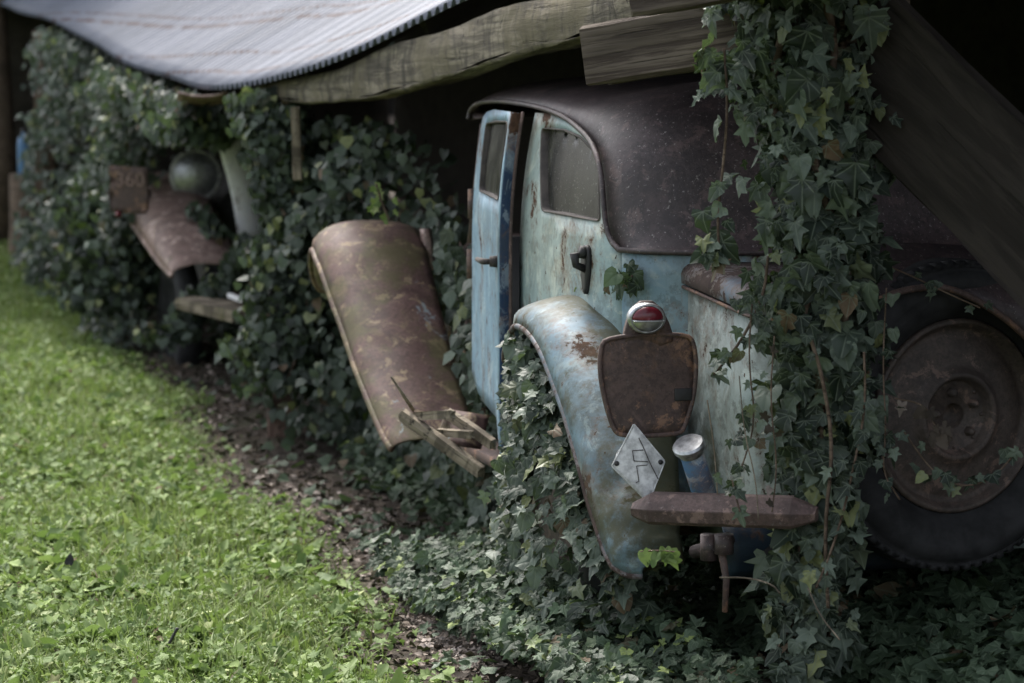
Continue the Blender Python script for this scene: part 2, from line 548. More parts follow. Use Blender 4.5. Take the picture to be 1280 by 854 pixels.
OUT_O = [(.10, .02), (.26, .16), (.36, .38), (.36, .60), (.27, .80), (.15, .93), (.05, .99)]
OUT_D = [(.05, .02), (.09, .22), (.20, .36), (.13, .44), (.26, .62), (.20, .80), (.08, .95)]
OUT_C = [(.22, .02), (.42, .14), (.48, .38), (.40, .62), (.26, .84), (.12, .98), (.05, .97)]
T_WEED = [leaf_template(o, .2, i) for i, o in enumerate((OUT_D, OUT_D, OUT_O, OUT_L, OUT_D, OUT_C, OUT_L))]


def norm(a):
    return a / np.maximum(np.linalg.norm(a, axis=1, keepdims=True), 1e-9)


def raw_mesh(name, V, Fc, UV, TINT, mat, parent=None):
    me = bpy.data.meshes.new(name)
    nv, nf = len(V), len(Fc)
    me.vertices.add(nv); me.vertices.foreach_set("co", V.astype(np.float32).ravel())
    me.loops.add(nf * 3); me.loops.foreach_set("vertex_index", Fc.astype(np.int32).ravel())
    me.polygons.add(nf); me.polygons.foreach_set("loop_start", np.arange(0, nf * 3, 3, dtype=np.int32))
    me.polygons.foreach_set("use_smooth", np.ones(nf, dtype=bool))
    me.update(calc_edges=True)
    if UV is not None:
        u = me.uv_layers.new(name="UVMap"); u.data.foreach_set("uv", UV[Fc.ravel()].astype(np.float32).ravel())
    if TINT is not None:
        c = me.color_attributes.new("tint", 'FLOAT_COLOR', 'POINT')
        c.data.foreach_set("color", np.concatenate([TINT, np.ones((nv, 1))], 1).astype(np.float32).ravel())
    me.materials.append(mat)
    o = bpy.data.objects.new(name, me); COL.objects.link(o)
    if parent: o.parent = parent
    return o


def leaves(name, P, Nn, T, size, mat, parent=None, templates=T_FULL, tint=None, fold=.25, curl=.35):
    P = np.asarray(P, float); n = len(P)
    Nn = norm(np.asarray(Nn, float)); T = np.asarray(T, float)
    T = norm(T - Nn * np.sum(T * Nn, 1, keepdims=True)); B = np.cross(T, Nn)
    if tint is None: tint = rng.random((n, 3))
    tint = tint.copy(); tint[:, 0] = np.clip(tint[:, 0], 0, 1) ** 1.7  # mostly dark, few pale: the ivy's light contrast is put into leaf tone
    which = rng.integers(0, len(templates), n)
    Vs, Fs, Us, Ts = [], [], [], []; off = 0
    for k, (pt, tr) in enumerate(templates):
        idx = np.nonzero(which == k)[0]
        if not len(idx): continue
        m = len(idx); q = len(pt)
        sx = (size[idx] * rng.uniform(.8, 1.15, m))[:, None]; sy = size[idx][:, None]
        fo = (fold * rng.uniform(-.4, 1.3, m))[:, None]; cu_ = (curl * rng.uniform(-.3, 1.2, m))[:, None]
        tw = (rng.uniform(-.25, .25, m))[:, None]
        x = pt[None, :, 0]; y = pt[None, :, 1] + 0 * fo
        z = fo * np.abs(x) - cu_ * (y - .2) ** 2 * np.sign(y - .2) + tw * x * y + 0.08 * np.sin(9 * x + 7 * y + 10 * tw)
        V = (P[idx][:, None, :] + B[idx][:, None, :] * (x * sx)[..., None] + T[idx][:, None, :] * (y * sy)[..., None]
             + Nn[idx][:, None, :] * (z * sy)[..., None])
        Vs.append(V.reshape(-1, 3))
        Fs.append((tr[None] + (np.arange(m) * q)[:, None, None] + off).reshape(-1, 3))
        Us.append(np.broadcast_to(pt[None], (m, q, 2)).reshape(-1, 2))
        Ts.append(np.repeat(tint[idx], q, 0)); off += m * q
    return raw_mesh(name, np.concatenate(Vs), np.concatenate(Fs), np.concatenate(Us), np.concatenate(Ts), mat, parent)


def blades(name, P, h, w, lean, az, mat, tint):
    n = len(P); d = np.stack([np.cos(az), np.sin(az), 0 * az], 1); s = np.stack([-np.sin(az + .4), np.cos(az + .4), 0 * az], 1)
    up = np.array([0, 0, 1.0]); rows = []
    for t, wk in ((0, 1), (.4, .9), (.75, .55)):
        c = P + up * (h * t * (1 - .35 * lean * t))[:, None] + d * (h * lean * t * t)[:, None]
        rows += [c - s * (w * wk / 2)[:, None], c + s * (w * wk / 2)[:, None]]
    rows.append(P + up * (h * (1 - .35 * lean))[:, None] + d * (h * lean)[:, None])
    V = np.stack(rows, 1).reshape(-1, 3)
    tr = np.array([(0, 1, 3), (0, 3, 2), (2, 3, 5), (2, 5, 4), (4, 5, 6)])
    Fc = (tr[None] + (np.arange(n) * 7)[:, None, None]).reshape(-1, 3)
    return raw_mesh(name, V, Fc, np.zeros((n * 7, 2)), np.repeat(tint, 7, 0), mat)


def vnoise(x, y, seed=0):
    """cheap smooth 2-D noise from sines"""
    r = np.random.default_rng(seed); s = 0
    for k in range(5):
        a = r.uniform(0, 6.28, 2); f = (.7 + k * .9) * r.uniform(.8, 1.3); th = r.uniform(0, 6.28)
        s = s + np.sin((x * np.cos(th) + y * np.sin(th)) * f * 2.2 + a[0]) / (1 + .6 * k)
    return s / 2.2


# ------------------------------------------------------------------ ground
def x_grass(Y):   # the turf's right-hand border
    Y = np.asarray(Y, float)
    return -.20 - .27 * (Y - 5.93) + .07 * np.sin(Y * 1.9) + .04 * np.sin(Y * 4.7 + 1)


def ground_z(x, y):
    s = np.asarray(x, float) - x_grass(y)
    z = .05 * (1 - smooth(-.5, .1, s)) + .13 * smooth(.55, 1.25, s) * (1 - smooth(2.2, 3, s))
    near = np.exp(-((x - 0) ** 2 + (y - 10) ** 2) / 400)
    yc = np.clip(np.asarray(y, float), 8, 26)
    rise = .03 * (yc - 8) + .0042 * np.clip(yc - 12, 0, 30) ** 2
    return z * near + rise + .018 * vnoise(x * 1.7, y * 1.7, 3) * near


def axis(a, b, st, far, ext):
    mid = np.arange(a, b, st); lo = a - np.geomspace(st * 2, ext, 26)[::-1]; hi = b + np.geomspace(st * 2, ext, 26)
    return np.concatenate([lo, mid, hi])


gx = axis(-5, 4, .06, 1, 250); gy = axis(4, 22, .07, 1, 250)
XX, YY = np.meshgrid(gx, gy)
V = np.stack([XX, YY, ground_z(XX, YY)], -1).reshape(-1, 3)
ny, nx = XX.shape
ii = (np.arange(ny - 1)[:, None] * nx + np.arange(nx - 1)[None]).ravel()
Fc = np.concatenate([np.stack([ii, ii + 1, ii + nx + 1], 1), np.stack([ii, ii + nx + 1, ii + nx], 1)])
turf = (1 - smooth(-.08, .06, V[:, 0] - x_grass(V[:, 1])))
g = raw_mesh("ground", V, Fc, None, None, M['ground'])
ca = g.data.color_attributes.new("turf", 'FLOAT_COLOR', 'POINT')
ca.data.foreach_set("color", np.repeat(turf, 4).astype(np.float32))
tag(g, kind="structure")

# turf: blades plus small round weed leaves
def scatter(n, ylo, yhi, slo, shi, pw=1.6):
    y = ylo + (yhi - ylo) * rng.random(n) ** pw
    s = slo + (shi - slo) * rng.random(n)
    return x_grass(y) + s, y, s


def tints(x, y, seed, amp=.35):
    t = rng.random((len(x), 3)); c = .5 + amp * vnoise(x * 1.3, y * 1.3, seed)
    t[:, 0] = np.clip(.45 * t[:, 0] + .55 * c, 0, 1); return t


x, y, s = scatter(120000, 5.0, 24, -3.0, .06, 1.7)
keep = rng.random(len(x)) < 1 - smooth(-.22, .08, s + .08 * vnoise(x * 5, y * 5, 8)); x, y = x[keep], y[keep]
cl = .5 + .5 * vnoise(x * 2.2, y * 2.2, 5)
h = rng.uniform(.025, .085, len(x)) * (.6 + .8 * np.clip(cl, 0, 1)) * (1 + .02 * (y - 6))
o = blades("grass", np.stack([x, y, ground_z(x, y) - .004], 1), h, rng.uniform(.002, .008, len(x)) * (1 + 1.2 * (rng.random(len(x)) > .93)) * (1 + .05 * (y - 6)), rng.uniform(.1, 1.1, len(x)), rng.uniform(0, 6.28, len(x)), M['grass'], tints(x, y, 9))
tag(o, kind="stuff")
x, y, s = scatter(76000, 5.0, 22, -3.0, .16, 1.6)
keep = rng.random(len(x)) < (1 - smooth(-.1, .16, s)) * (.35 + .65 * smooth(-.3, .5, vnoise(x * 1.9, y * 1.9, 12))); x, y = x[keep], y[keep]; n = len(x)
nn = np.stack([rng.normal(0, .5, n), rng.normal(-.15, .5, n), np.ones(n)], 1); az = rng.uniform(0, 6.28, n)
o = leaves("broadleaf_weeds", np.stack([x, y, ground_z(x, y) + rng.uniform(.005, .055, n)], 1), nn, np.stack([np.cos(az), np.sin(az), 0 * az], 1),
           rng.uniform(.010, .027, n) * (1 + .9 * (rng.random(n) ** 5)) * (1 + .03 * (y - 6)), M['weed'], templates=T_WEED, tint=tints(x, y, 14), fold=.5, curl=.7)
tag(o, kind="stuff")

nr = 420
y0 = 5.0 + 8 * rng.random(nr) ** 1.4; s0 = rng.uniform(-1.8, -.08, nr); x0 = x_grass(y0) + s0
k = rng.integers(0, nr, 4200); az = rng.uniform(0, 6.28, len(k)); rise = rng.uniform(.3, 1.1, len(k))
P = np.stack([x0[k], y0[k], ground_z(x0[k], y0[k]) + .012], 1) + np.stack([np.cos(az), np.sin(az), 0 * az], 1) * rng.uniform(0, .02, len(k))[:, None]
T = np.stack([np.cos(az), np.sin(az), rise], 1); nn = np.stack([-np.cos(az) * rise, -np.sin(az) * rise, np.ones(len(k))], 1) + rng.normal(0, .25, (len(k), 3))
tag(leaves("lawn_rosettes", P, nn, T, rng.uniform(.03, .085, len(k)), M['weed'], templates=T_WEED[0:2] + T_WEED[4:5], fold=.5, curl=.7), kind="stuff")

# dead leaves and crumbs on the bare strip, pale chips near the camera
x, y, s = scatter(9000, 5.0, 18, -.12, .65, 1.4); n = len(x)
nn = np.stack([rng.normal(0, .35, n), rng.normal(0, .35, n), np.ones(n)], 1); az = rng.uniform(0, 6.28, n)
tag(leaves("leaf_litter", np.stack([x, y, ground_z(x, y) + .006], 1), nn, np.stack([np.cos(az), np.sin(az), 0 * az], 1), rng.uniform(.008, .035, n), M['litter'], templates=T_SIMPLE, fold=.6, curl=.8), kind="stuff")
c0 = on_ground(560, 800)
n = 1800; ax = rng.normal(0, .20, n); bx = rng.normal(0, .035, n)
x = c0.x - .27 * ax + bx; y = c0.y + ax; nn = np.stack([rng.normal(0, .5, n), rng.normal(0, .5, n), np.ones(n)], 1); az = rng.uniform(0, 6.28, n)
tag(leaves("wood_chips", np.stack([x, y, ground_z(x, y) + .008], 1), nn, np.stack([np.cos(az), np.sin(az), 0 * az], 1), rng.uniform(.005, .018, n), M['chip'], templates=T_SIMPLE), kind="stuff")

n = 3600; y = rng.uniform(5.6, 13, n); x = x_grass(y) + .22 + rng.normal(0, .10, n); kk = vnoise(x * 3, y * 3, 50) > .1; x, y = x[kk], y[kk]; n = len(x)
nn = np.stack([rng.normal(0, .5, n), rng.normal(0, .5, n), np.ones(n)], 1); az = rng.uniform(0, 6.28, n)
tag(leaves("wood_crumbs", np.stack([x, y, ground_z(x, y) + .008], 1), nn, np.stack([np.cos(az), np.sin(az), 0 * az], 1), rng.uniform(.006, .022, n), M['chip'], templates=T_SIMPLE), kind="stuff")

# ------------------------------------------------------------------ ivy on the ground
def ground_ivy(n, ylo, yhi, slo, shi, smin, smax, tmpl, pw=1.0):
    x, y, s = scatter(n, ylo, yhi, slo, shi, pw)
    edge = .59 + .13 * vnoise(x * 2.4, y * 2.4, 21) + .14 * (1 - smooth(6.4, 7.4, y))
    keep = rng.random(n) < np.maximum(smooth(-.12, .16, s - edge), .035 * (s > .1)); x, y, s = x[keep], y[keep], s[keep]; n = len(x)
    hump = .03 + .04 * vnoise(x * 3.1, y * 3.1, 25) + .05 * smooth(.6, 1.2, s)
    z = ground_z(x, y) + np.maximum(hump, .015) * rng.random(n) ** .6 + .008
    nn = np.stack([rng.normal(-.12, .42, n), rng.normal(-.25, .42, n), np.ones(n)], 1)
    az = rng.uniform(0, 6.28, n)
    tn = tints(x, y, 30, .3)
    fresh = np.exp(-((s - .55) / .3) ** 2) * smooth(-.2, .7, vnoise(x * 1.6, y * 1.6, 33))
    tn[:, 0] = np.clip(tn[:, 0] + .35 * fresh, 0, 1); tn[:, 1] = np.clip(tn[:, 1] * (.9 + .1 * fresh), 0, 1)
    size = rng.uniform(smin, smax, n) * (1 + .12 * vnoise(x * 2, y * 2, 40))
    return np.stack([x, y, z], 1), nn, np.stack([np.cos(az), np.sin(az) - .3, 0 * az], 1), size, tn


a = ground_ivy(27000, 4.9, 8.2, .1, 1.75, .020, .048, T_FULL)
o = leaves("ivy_ground_cover", a[0], a[1], a[2], a[3], M['ivy_ground'], tint=a[4]); tag(o, kind="stuff")
a = ground_ivy(2600, 4.7, 6.2, .85, 1.9, .04, .075, T_FULL)
o = leaves('ivy_undergrowth', a[0] + np.array([0, 0, .03]), a[1], a[2], a[3], M['ivy_ground'], tint=a[4]); tag(o, kind='stuff')
a = ground_ivy(32000, 8.1, 22, .1, 2.2, .026, .055, T_SIMPLE, 1.3)
o = leaves("ivy_carpet", a[0], a[1], a[2], a[3], M['ivy_ground'], templates=T_SIMPLE, tint=a[4]); tag(o, kind="stuff")


# ------------------------------------------------------------------ ivy climbers
def climber(name, label, path, radius, n, smin, smax, mat, tmpl=T_FULL, front=(-.35, -1, .25), spread=.75, stems=3, outward=.6, group=None, ygamma=1.0, cat="ivy", droop=1.0, thick=.55):
    """ivy on an upright line: leaves over a lumpy round mass, tips hanging down, woody stems inside"""
    root = empty(name, (0, 0, 0), 0, label, cat, group)
    path = [Vector(p) for p in path]
    t = rng.random(n) ** ygamma * (len(path) - 1); i = np.minimum(t.astype(int), len(path) - 2); f = (t - i)[:, None]
    A = np.array([tuple(p) for p in path]); c = A[i] * (1 - f) + A[i + 1] * f
    rr = np.interp(t, np.arange(len(path)), radius)
    ang = rng.uniform(0, 2 * math.pi, n)
    lump = 1 + .28 * np.sin(3 * ang + 5 * t + 1) + .22 * np.sin(2 * ang - 9 * t)
    rad = rr * lump * (1 - thick * rng.random(n) ** 1.6)
    d = np.stack([np.cos(ang), np.sin(ang), 0 * ang], 1)
    fr = norm(np.array([front]))[0]
    P = c + d * rad[:, None] + np.stack([0 * t, 0 * t, rng.normal(0, .02, n)], 1)
    nn = d * outward + fr * spread + rng.normal(0, .46, (n, 3))
    T = np.stack([rng.normal(0, .45, n), rng.normal(0, .3, n), -np.ones(n) * droop], 1)
    leaves("foliage", P, nn, T, smin + (smax - smin) * rng.beta(1.4, 2.2, n) * 1.25, mat, root, tmpl, fold=.38, curl=.5)
    for k in range(stems):
        ph = rng.uniform(0, 6.28); pts = []
        m = 26
        for j in range(m):
            tt = j / (m - 1) * (len(path) - 1); a = min(int(tt), len(path) - 2); p = path[a].lerp(path[a + 1], tt - a)
            r_ = np.interp(tt, range(len(path)), radius) * .6
            an = ph + .5 * math.sin(tt * 2 + ph)
            pts.append(p + Vector((math.cos(an) * r_, math.sin(an) * r_, 0)))
        mb = MB().tube(pts, [.011 * (1 - .5 * j / m) for j in range(m)][::-1], 6); mb.build("stem", M['bark'], root)
    return root


def strand(name, label, pts, n, smin, smax, mat, r=.003, group=None, jit=.02, cat="ivy"):
    """one trailing stem with leaves along it"""
    root = empty(name, (0, 0, 0), 0, label, cat, group)
    pts = [tuple(Vector(p)) for p in chaikin([tuple(p) for p in pts], 2, False)]
    MB().tube(pts, r, 5).build("stem", M['bark'], root)
    A = np.array(pts); t = np.sort(rng.random(n)) * (len(A) - 1); i = np.minimum(t.astype(int), len(A) - 2); f = (t - i)[:, None]
    P = A[i] * (1 - f) + A[i + 1] * f + rng.normal(0, jit, (n, 3)) * np.array([1, .6, .5])
    nn = np.array([-.25, -1, .3]) + rng.normal(0, .4, (n, 3)); T = np.stack([rng.normal(0, .7, n), rng.normal(0, .3, n), -np.ones(n)], 1)
    leaves("foliage", P, nn, T, rng.uniform(smin, smax, n), mat, root)
    return root


def sheet_ivy(name, label, surf, n, smin, smax, mat, tmpl, front, parent=None, cat="ivy", depth=.15, tipdown=1.0, nrand=.4, ragged=0.0):
    """ivy over a surface given by surf(a, b) -> points"""
    root = empty(name, (0, 0, 0), 0, label, cat)
    a, b = rng.random(n), rng.random(n)
    if ragged:
        k_ = rng.random(n) < .12 + .88 * smooth(-.55, .25, vnoise(a * 6, b * 5, 77) + .4 * vnoise(a * 19, b * 14, 78) - ragged * b); a, b = a[k_], b[k_]; n = len(a)
    P = surf(a, b); fr = norm(np.array([front]))[0]
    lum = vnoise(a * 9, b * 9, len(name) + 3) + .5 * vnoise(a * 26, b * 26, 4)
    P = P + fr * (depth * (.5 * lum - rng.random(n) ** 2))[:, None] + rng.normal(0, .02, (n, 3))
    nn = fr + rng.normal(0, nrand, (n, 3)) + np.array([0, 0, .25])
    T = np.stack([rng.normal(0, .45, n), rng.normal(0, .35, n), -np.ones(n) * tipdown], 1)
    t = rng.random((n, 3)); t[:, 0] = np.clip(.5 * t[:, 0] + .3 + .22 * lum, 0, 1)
    leaves("foliage", P, nn, T, rng.uniform(smin, smax, n), mat, root, tmpl, tint=t)
    return root


# ------------------------------------------------------------------ shed
ROW = Vector((-.325, .946, 0)).normalized(); PERP = Vector((.946, .325, 0)).normalized()
EA = Vector((-.169, 7.3, 0))            # eave reference


def _eave_knots():
    T, Z = [], []
    for px, py in [(600, -12), (570, 0), (540, 17), (515, 29), (470, 53), (435, 68), (400, 81), (351, 97), (318, 105), (276, 109), (240, 105), (187, 88), (140, 67), (84, 31), (28, 13), (0, 4)]:
        q = (px - 640) / F
        t = (q * EA.y - EA.x) / (ROW.x - q * ROW.y)
        p = at(px, py, EA.y + ROW.y * t); T.append(t); Z.append(p.z)
    return [-9, -3, -1] + T + [16], [1.95, 1.93, 1.84] + Z + [2.5]


EK = _eave_knots()


def eave_z(t):
    return float(np.interp(t, *EK))


def eave_z_old(t):    # t metres along the row from EA (negative = towards us)
    return float(np.interp(t, [-9, -3, -1, 0, 1.3, 2.6, 3.6, 4.3, 5.2, 7.2, 9.5, 12.2, 16], [1.92, 1.90, 1.79, 1.735, 1.66, 1.585, 1.535, 1.525, 1.58, 1.80, 2.03, 2.24, 2.4]))


shed = empty("lean_to_shed", (EA.x + .5, EA.y, 0), 0, "long lean-to shed with a sagging grey corrugated tin roof and mossy eave beam", "shed")
Mshed = Matrix.Translation(-shed.location)
sl = lambda p: Mshed @ Vector(p)
# roof : one corrugated sheet with a sagging eave
ts = np.arange(-5.2, 13.2, .0095); vs_ = [0, .08, .25, .5, .9, 1.4, 2.0, 2.8, 3.6]
ez = np.array([eave_z(t) for t in ts]); k_ = np.hanning(121); k_ /= k_.sum()
ez = np.convolve(np.pad(ez, 60, mode='edge'), k_, 'valid')
base = np.interp(ts, [-9, 0, 5, 14], [1.92, 1.74, 1.66, 2.3])
cor = .0125 * np.sin(ts * 2 * math.pi / .088) + .004 * np.sin(ts * 6 * math.pi / .088)
pit = math.tan(R(29))
rows = []
uvs = []
for v in vs_:
    blend = math.exp(-v / 5)
    z = (ez * blend + base * (1 - blend)) + v * pit + cor + .004 * np.sin(ts * 3.1 + v)
    wig = .006 * np.sin(ts * 3.1) * (v == 0)
    pts = np.array(EA)[None] + ts[:, None] * np.array(ROW)[None] + (v + wig)[:, None] * np.array(PERP)[None]
    pts[:, 2] = z; rows.append(pts)
    uvs.append(np.stack([ts, v + .12 * np.maximum(0, ts - 3.9) + 0 * ts], 1))
V = np.concatenate(rows) - np.array(shed.location); UVv = np.concatenate(uvs); nt_ = len(ts)
ii = (np.arange(len(vs_) - 1)[:, None] * nt_ + np.arange(nt_ - 1)[None]).ravel()
Fc = np.concatenate([np.stack([ii, ii + nt_ + 1, ii + 1], 1), np.stack([ii, ii + nt_, ii + nt_ + 1], 1)])
o = raw_mesh("tin_roof", V, Fc, UVv, None, M['tin'], shed)
md = o.modifiers.new("s", 'SOLIDIFY'); md.thickness = .0025


def rp(t, v, dz=0):     # a point under the roof
    b = math.exp(-v / 5); z = eave_z(t) * b + float(np.interp(t, [-9, 0, 5, 14], [1.92, 1.74, 1.66, 2.3])) * (1 - b) + v * pit
    p = EA + ROW * t + PERP * v; p.z = z + dz; return p


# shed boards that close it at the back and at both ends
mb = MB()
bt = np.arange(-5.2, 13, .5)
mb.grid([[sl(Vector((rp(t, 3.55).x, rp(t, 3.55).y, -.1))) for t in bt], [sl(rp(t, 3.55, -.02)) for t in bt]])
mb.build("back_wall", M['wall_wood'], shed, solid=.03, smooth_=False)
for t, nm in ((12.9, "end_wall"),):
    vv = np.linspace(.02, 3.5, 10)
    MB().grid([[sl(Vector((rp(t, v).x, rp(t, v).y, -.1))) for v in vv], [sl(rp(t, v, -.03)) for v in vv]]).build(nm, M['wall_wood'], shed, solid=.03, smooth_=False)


def beam(name, a, b, w, h, mat, parent, roll=0, sag=0.0, chip=.004, seed=1, n=24, top=Vector((0, 0, 1)), taper=1.0):
    """squared timber from a to b with its own axis along local x, slightly worn"""
    a = Vector(a); b = Vector(b); L = (b - a).length; x = (b - a).normalized(); z = (top - x * top.dot(x)).normalized(); y = z.cross(x)
    r = random.Random(seed); rows = []
    ph = [[(r.uniform(0, 6.3), r.uniform(1.5, 4), r.uniform(6, 11)) for _ in range(2)] for _ in range(12)]
    prof = [(-.5, -.5), (-.47, -.53), (0, -.52), (.47, -.53), (.5, -.5), (.52, 0), (.5, .5), (.47, .52), (0, .51), (-.47, .52), (-.5, .5), (-.52, 0)]
    for i in range(n + 1):
        t = i / n; row = []
        s = 1 + (taper - 1) * t
        for q_, (py_, pz) in enumerate(prof):
            j = [chip * (.9 * math.sin(a_ + b_ * t * L * 2) + .35 * math.sin(2 * a_ + c_ * t * L * 2)) for a_, b_, c_ in ph[q_]]
            row.append(Vector((t * L + (chip * 3 * math.sin(5 * q_ + seed) if i in (0, n) else 0), py_ * w + j[0], pz * h * s + j[1] - sag * math.sin(math.pi * t))))
        row.append(row[0].copy()); rows.append(row)
    m = MB().grid(rows)
    k = len(prof) + 1
    m.f.append(tuple(range(k - 1))[::-1]); m.f.append(tuple(len(m.v) - k + i for i in range(k - 1)))
    bm = bmesh.new(); vv = [bm.verts.new(p) for p in m.v]
    for q in m.f:
        try: bm.faces.new([vv[i] for i in q])
        except ValueError: pass
    bmesh.ops.remove_doubles(bm, verts=bm.verts, dist=1e-5); bmesh.ops.recalc_face_normals(bm, faces=bm.faces)
    me = bpy.data.meshes.new(name); bm.to_mesh(me); bm.free(); me.materials.append(mat)
    o = bpy.data.objects.new(name, me); COL.objects.link(o)
    mw = Matrix((x.to_4d(), y.to_4d(), z.to_4d(), (0, 0, 0, 1))).transposed(); mw = Matrix.Translation(a) @ Matrix(((x.x, y.x, z.x, 0), (x.y, y.y, z.y, 0), (x.z, y.z, z.z, 0), (0, 0, 0, 1)))
    o.matrix_world = mw
    if parent:
        o.parent = parent; o.matrix_parent_inverse = Matrix.Translation(-parent.location)
    return o


def eave_beam():
    px = [318, 345, 378, 420, 467, 510, 556, 600, 640, 690, 740, 800, 900, 1010]
    bot = [120, 126, 129, 128, 123, 112, 98, 84, 71, 58, 45, 30, 5, -20]
    top = [108, 103, 98, 86, 66, 51, 36, 21, 6, -8, -22, -40, -64, -88]
    a = at(322, 116, 10.2); b = at(1010, -48, 4.9); d = Vector((b.x - a.x, b.y - a.y, 0)); xs = d.normalized(); ys = Vector((-xs.y, xs.x, 0))
    if ys.x > 0: ys = -ys          # towards the path
    rows = []
    for p in np.linspace(318, 1010, 80):
        q = (p - 640) / F; t = (q * a.y - a.x) / (d.x - q * d.y); Y = a.y + d.y * t
        lo = at(p, np.interp(p, px, bot), Y).z; hi = at(p, np.interp(p, px, top), Y).z
        c = Vector((a.x + d.x * t, Y, 0)); w = lambda k: .004 * math.sin(p * .05 + k * 2.1) + .002 * math.sin(p * .21 + k)
        pr = [(0, lo + .012), (.004, lo + .004), (-.01, lo), (-.05, lo + .002), (-.09, lo + .006), (-.092, hi), (-.05, hi + .003), (-.006, hi), (0, hi - .012), (.008, (lo + hi) / 2), (0, lo + .012)]
        rows.append([c + ys * (o + w(k)) + Vector((0, 0, z + w(k + 3))) for k, (o, z) in enumerate(pr)])
    m = MB().grid(rows); m.f.append(tuple(range(10))[::-1]); m.f.append(tuple(len(m.v) - 11 + i for i in range(10)))
    mw = Matrix(((xs.x, ys.x, 0, a.x), (xs.y, ys.y, 0, a.y), (0, 0, 1, 1.5), (0, 0, 0, 1))); mi_ = mw.inverted()
    m.v = [tuple(mi_ @ Vector(v)) for v in m.v]
    o = m.build("eave_beam", M['beam'], None); o.matrix_world = mw; o.parent = shed; o.matrix_parent_inverse = Matrix.Translation(-shed.location)


eave_beam()
beam("cross_beam", at(745, 70, 5.62), at(1130, 8, 5.3), .11, .128, M['block'], shed, seed=5, chip=.003)
beam("wall_plate", at(800, 2, 5.2), at(1010, -36, 5.0), .05, .055, M['block'], shed, seed=6)
for t in (-3.4, -2.1, -.9, .6, 2.2, 3.9, 5.8, 8, 10.5):
    beam("rafter", rp(t, .1, -.06), rp(t, 3.4, -.06), .06, .09, M['wall_wood'], shed, seed=int(t * 10))
P2 = at(1006, 500, 5.40)
beam("post", (P2.x, P2.y, .02), (P2.x - .01, P2.y + .02, 1.62), .075, .075, M['post'], shed, seed=9, chip=.006, top=Vector((1, 0, 0)))
P1 = at(350, 300, 10.0)
beam("post", (P1.x, P1.y, .02), (P1.x + .01, P1.y, 1.5), .10, .10, M['post'], shed, seed=10, top=Vector((1, 0, 0)))
Pf = EA + ROW * 8.6
beam("post", (Pf.x, Pf.y, 0), (Pf.x, Pf.y, 1.9), .12, .12, M['post'], shed, seed=12, top=Vector((1, 0, 0)))
beam("strut", at(369, 135, 9.5), at(372, 225, 9.5), .032, .03, M['stickwood'], shed, seed=13, top=Vector((1, 0, 0)), chip=.002)

# broad leaning plank at the right
pk0, pk1 = at(1082, 70, 5.30), at(1345, 330, 5.02)
pk1 = pk0 + (pk1 - pk0) * ((pk0.z - .12) / (pk0.z - pk1.z))       # down to the ground
q = beam("leaning_plank", pk0 - (pk1 - pk0) * .06, pk1, .035, .27, M['board'], None, seed=15, top=Vector((0, 0, 1)), chip=.005, n=30)
tag(q, "broad dark brown plank leaning diagonally in front of the spare wheel", "plank")
# rusty scrap of roofing under the roof corner
mb = MB(); rws = []
for i in range(7):
    rws.append([at(222 + 62 * (j / 8), 116 + 12 * (i / 6) + 5 * math.sin(j / 8 * 3.1) - 2, 10.6 + .05 * i) for j in range(9)])
mb.grid(rws)
o = mb.build("roofing_scrap", M['far_rust'], None, solid=.01); tag(o, "small rusty sheet scrap tucked under the roof corner", "metal scrap")

# ------------------------------------------------------------------ the car
car = empty("abandoned_car", CO, ANG, "derelict pale blue saloon car seen from behind, with rusty brown roof and mossy rear fender", "car")


def us(v, w):
    """left side surface of the cabin"""
    u = -.62
    if v > .9: u += .095 * ((v - .9) / 1.2) ** 1.25
    if v < .78: u += .055 * ((.78 - v) / .25) ** 2
    if w > 1.0: u += .045 * ((w - 1.0) / .4) ** 2
    if w < .6: u += .03 * ((.6 - w) / .25) ** 2
    return u


def side(px, py):
    u = -.6
    for _ in range(12):
        p = cu(px, py, u); u = us(p.y, p.z)
    return (p.y, p.z)


drip_px = [(588, 150), (590, 139), (598, 130), (618, 127), (645, 129), (682, 136), (711, 148), (735, 168), (749, 191), (755, 219), (757, 247), (760, 283), (767, 303), (779, 313)]
drip = [side(*p) for p in drip_px]
drip = chaikin(drip, 2, False)
drip3 = [Vector((us(v, w), v, w)) for v, w in drip]
# roof / back : lofted across from the left drip rail to its mirror image
rows = []
M_ = 33
nD = len(drip3)
for i, p in enumerate(drip3):
    q0 = drip3[max(0, i - 1)]; q1 = drip3[min(nD - 1, i + 1)]
    tan = Vector((0, q1.y - q0.y, q1.z - q0.z)).normalized()
    out = Vector((0, tan.z, -tan.y))            # outward in the side plane (up / rearward)
    if i == nD - 1 or p.z < 1.12: out = out.lerp(Vector((0, -1, 0)), smooth(1.2, 1.06, p.z)).normalized()
    if out.z < 0 and p.y > 1.0: out = -out
    H = .085 if p.y > 1.2 else .085 + .13 * float(smooth(1.2, .6, p.y))
    if p.z < 1.2: H *= 1.0
    row = []
    for k in range(M_):
        a = -1 + 2 * k / (M_ - 1); a = math.copysign(abs(a) ** .8, a)
        off = H * (1 - abs(a) ** 2.3) ** (1 / 1.7) if abs(a) < 1 else 0
        row.append(Vector((p.x * -a, p.y + out.y * off, p.z + out.z * off)))
    rows.append(row)
o = MB().grid(rows).build("roof", M['roof_rust'], car, solid=.004)
